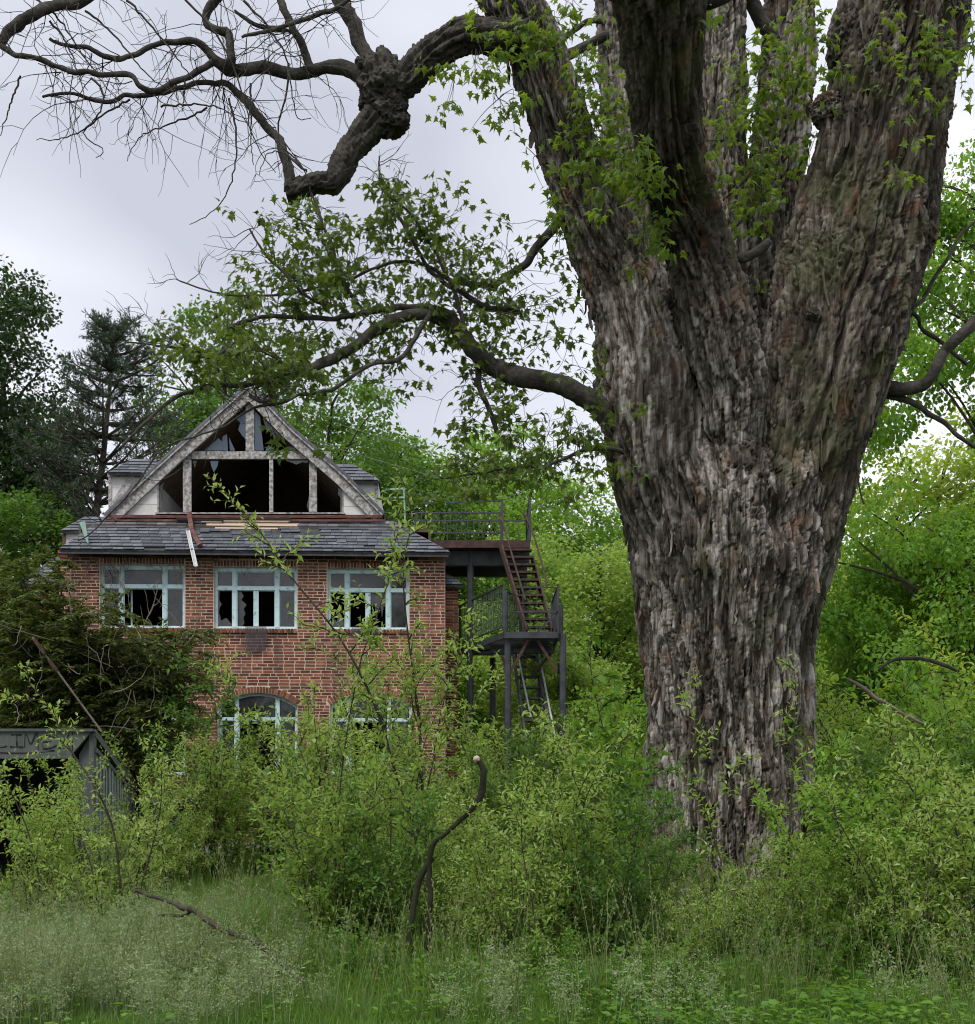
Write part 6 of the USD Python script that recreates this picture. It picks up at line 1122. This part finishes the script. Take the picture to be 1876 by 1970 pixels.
def instancer(name, protos, pos, yaw, scale, idx, label, cat, lift=True):
    pi = UsdGeom.PointInstancer.Define(stage, '/World/'+name); rel = pi.CreatePrototypesRel()
    for k, (m, material) in enumerate(protos):
        g = usdkit.mesh(stage, '/World/%s/piece_%03d' % (name, k), m, M[material]); UsdGeom.PrimvarsAPI(g).CreatePrimvar('tone', Sdf.ValueTypeNames.FloatArray, 'vertex').Set(Vt.FloatArray.FromNumpy(island_tone(m).astype(np.float32))); rel.AddTarget(g.GetPath())
    n = len(pos); pi.CreatePositionsAttr(Vt.Vec3fArray.FromNumpy(pos.astype(np.float32))); pi.CreateProtoIndicesAttr(Vt.IntArray.FromNumpy(idx.astype(np.int32)))
    pi.CreateOrientationsAttr(Vt.QuathArray([Gf.Quath(float(math.cos(a/2)), 0, 0, float(math.sin(a/2))) for a in yaw])); pi.CreateScalesAttr(Vt.Vec3fArray.FromNumpy(np.asarray(scale, np.float32)))
    return tag(pi.GetPrim(), label, cat, kind='stuff')
def scatter(n, y0, y1, rg, power=1.6, xm=.46):
    Y = y0+(y1-y0)*rg.random(n)**power; X = rg.uniform(-1, 1, n)*(Y*xm+.4); return X, Y
tufts = [(blade_tuft(80, .55, .010, .17, .6, gr_), 'grass_blade') for _ in range(6)]
X, Y = scatter(15000, 6.8, 30, gr_, xm=.66); n = len(X)
hg = np.clip(.6+.9*(meshkit.fbm(np.stack([X*.5, Y*.5, X*0], -1), 3, 9)-.3), .35, 1.25)*np.clip((Y-4.2)/6, .6, 1)*gr_.uniform(.6, 1.25, n)
instancer('meadow_grass', tufts, np.c_[X, Y, ground_z(X, Y)-.02], gr_.uniform(0, 6.28, n), np.c_[hg**.5, hg**.5, hg], gr_.integers(0, 6, n), 'long wild green grass covering the ground', 'grass')
pans = [(panicle(gr_, .58), 'seed_head') for _ in range(5)]
X, Y = scatter(1900, 7.0, 12.0, gr_, 1.4); u = HX+X/Y*LENS; v_ = HY+EYE/Y*LENS
keep = gr_.random(len(X)) < np.clip((760-u)/650, .07, 1)*np.clip((v_-1745)/120, 0, 1)*np.clip(3.2*(meshkit.fbm(np.stack([X*1.1, Y*1.1, X*0], -1), 2, 3)-.33), .12, 1); X, Y = X[keep], Y[keep]; n = len(X)
instancer('seeding_grass', pans, np.c_[X, Y, ground_z(X, Y)], gr_.uniform(0, 6.28, n), np.repeat(gr_.uniform(.7, 1.15, n)[:, None], 3, 1), gr_.integers(0, 5, n), 'pale feathery seed heads over the grass at lower left', 'grass')
stalks = []
for _ in range(4):
    w_ = []
    for q in range(7):
        a = gr_.uniform(0, 6.28); hh = gr_.uniform(.55, 1.05); o = np.r_[gr_.normal(0, .1, 2), 0]; e = o+[math.cos(a)*hh*.25, math.sin(a)*hh*.25, hh]; pp = spline([o, (o+e)/2+[0, 0, .06], e], 7); w_.append(tube(pp, np.linspace(.0032, .0012, 7), 3, cap=False))
        k_ = 12; d = unit(gr_.normal(0, .5, (k_, 3))+[0, 0, 1]); w_.append(leaves(pp[-1]-(pp[-1]-pp[-3])*gr_.random((k_, 1)), d, unit(gr_.normal(0, 1, (k_, 3))), .03, .010, DIAM))
    stalks.append((join(w_), 'dry_stalk'))
X, Y = scatter(330, 7.4, 13, gr_, 1.2); n = len(X)
instancer('tall_stalks', stalks, np.c_[X, Y, ground_z(X, Y)], gr_.uniform(0, 6.28, n), np.repeat(gr_.uniform(.6, 1.1, n)[:, None], 3, 1), gr_.integers(0, 4, n), 'thin tall grass stalks standing above the meadow', 'grass')
def weed(rg, n, ls, h, tpl):
    p, d = [], []
    for k in range(n):
        a = rg.uniform(0, 6.28); p.append([rg.normal(0, .09), rg.normal(0, .09), h*rg.uniform(.15, 1)]); d.append([math.cos(a), math.sin(a), rg.uniform(-.2, .5)])
    return leaves(np.array(p), np.array(d), unit(rg.normal(0, .3, (n, 3))+[0, 0, 1]), ls*rg.uniform(.5, 1.1, n), ls*.5, tpl)
weeds = [(weed(gr_, 26, .085, .34, OVATE), 'weed_leaf') for _ in range(3)]+[(weed(gr_, 34, .06, .28, OVATE), 'fresh_leaf') for _ in range(2)]
X, Y = scatter(2900, 7.0, 15, gr_, 1.3); u = HX+X/Y*LENS; keep = gr_.random(len(X)) < np.clip((u-420)/420, .05, 1)*np.clip(3.5*(meshkit.fbm(np.stack([X*.9, Y*.9, X*0+4], -1), 2, 8)-.36), .08, 1); X, Y = X[keep], Y[keep]; n = len(X)
instancer('weeds', weeds, np.c_[X, Y, ground_z(X, Y)], gr_.uniform(0, 6.28, n), np.repeat(gr_.uniform(.6, 1.2, n)[:, None], 3, 1), gr_.integers(0, 5, n), 'broad leaved weeds mixed in the grass at lower right', 'weeds')
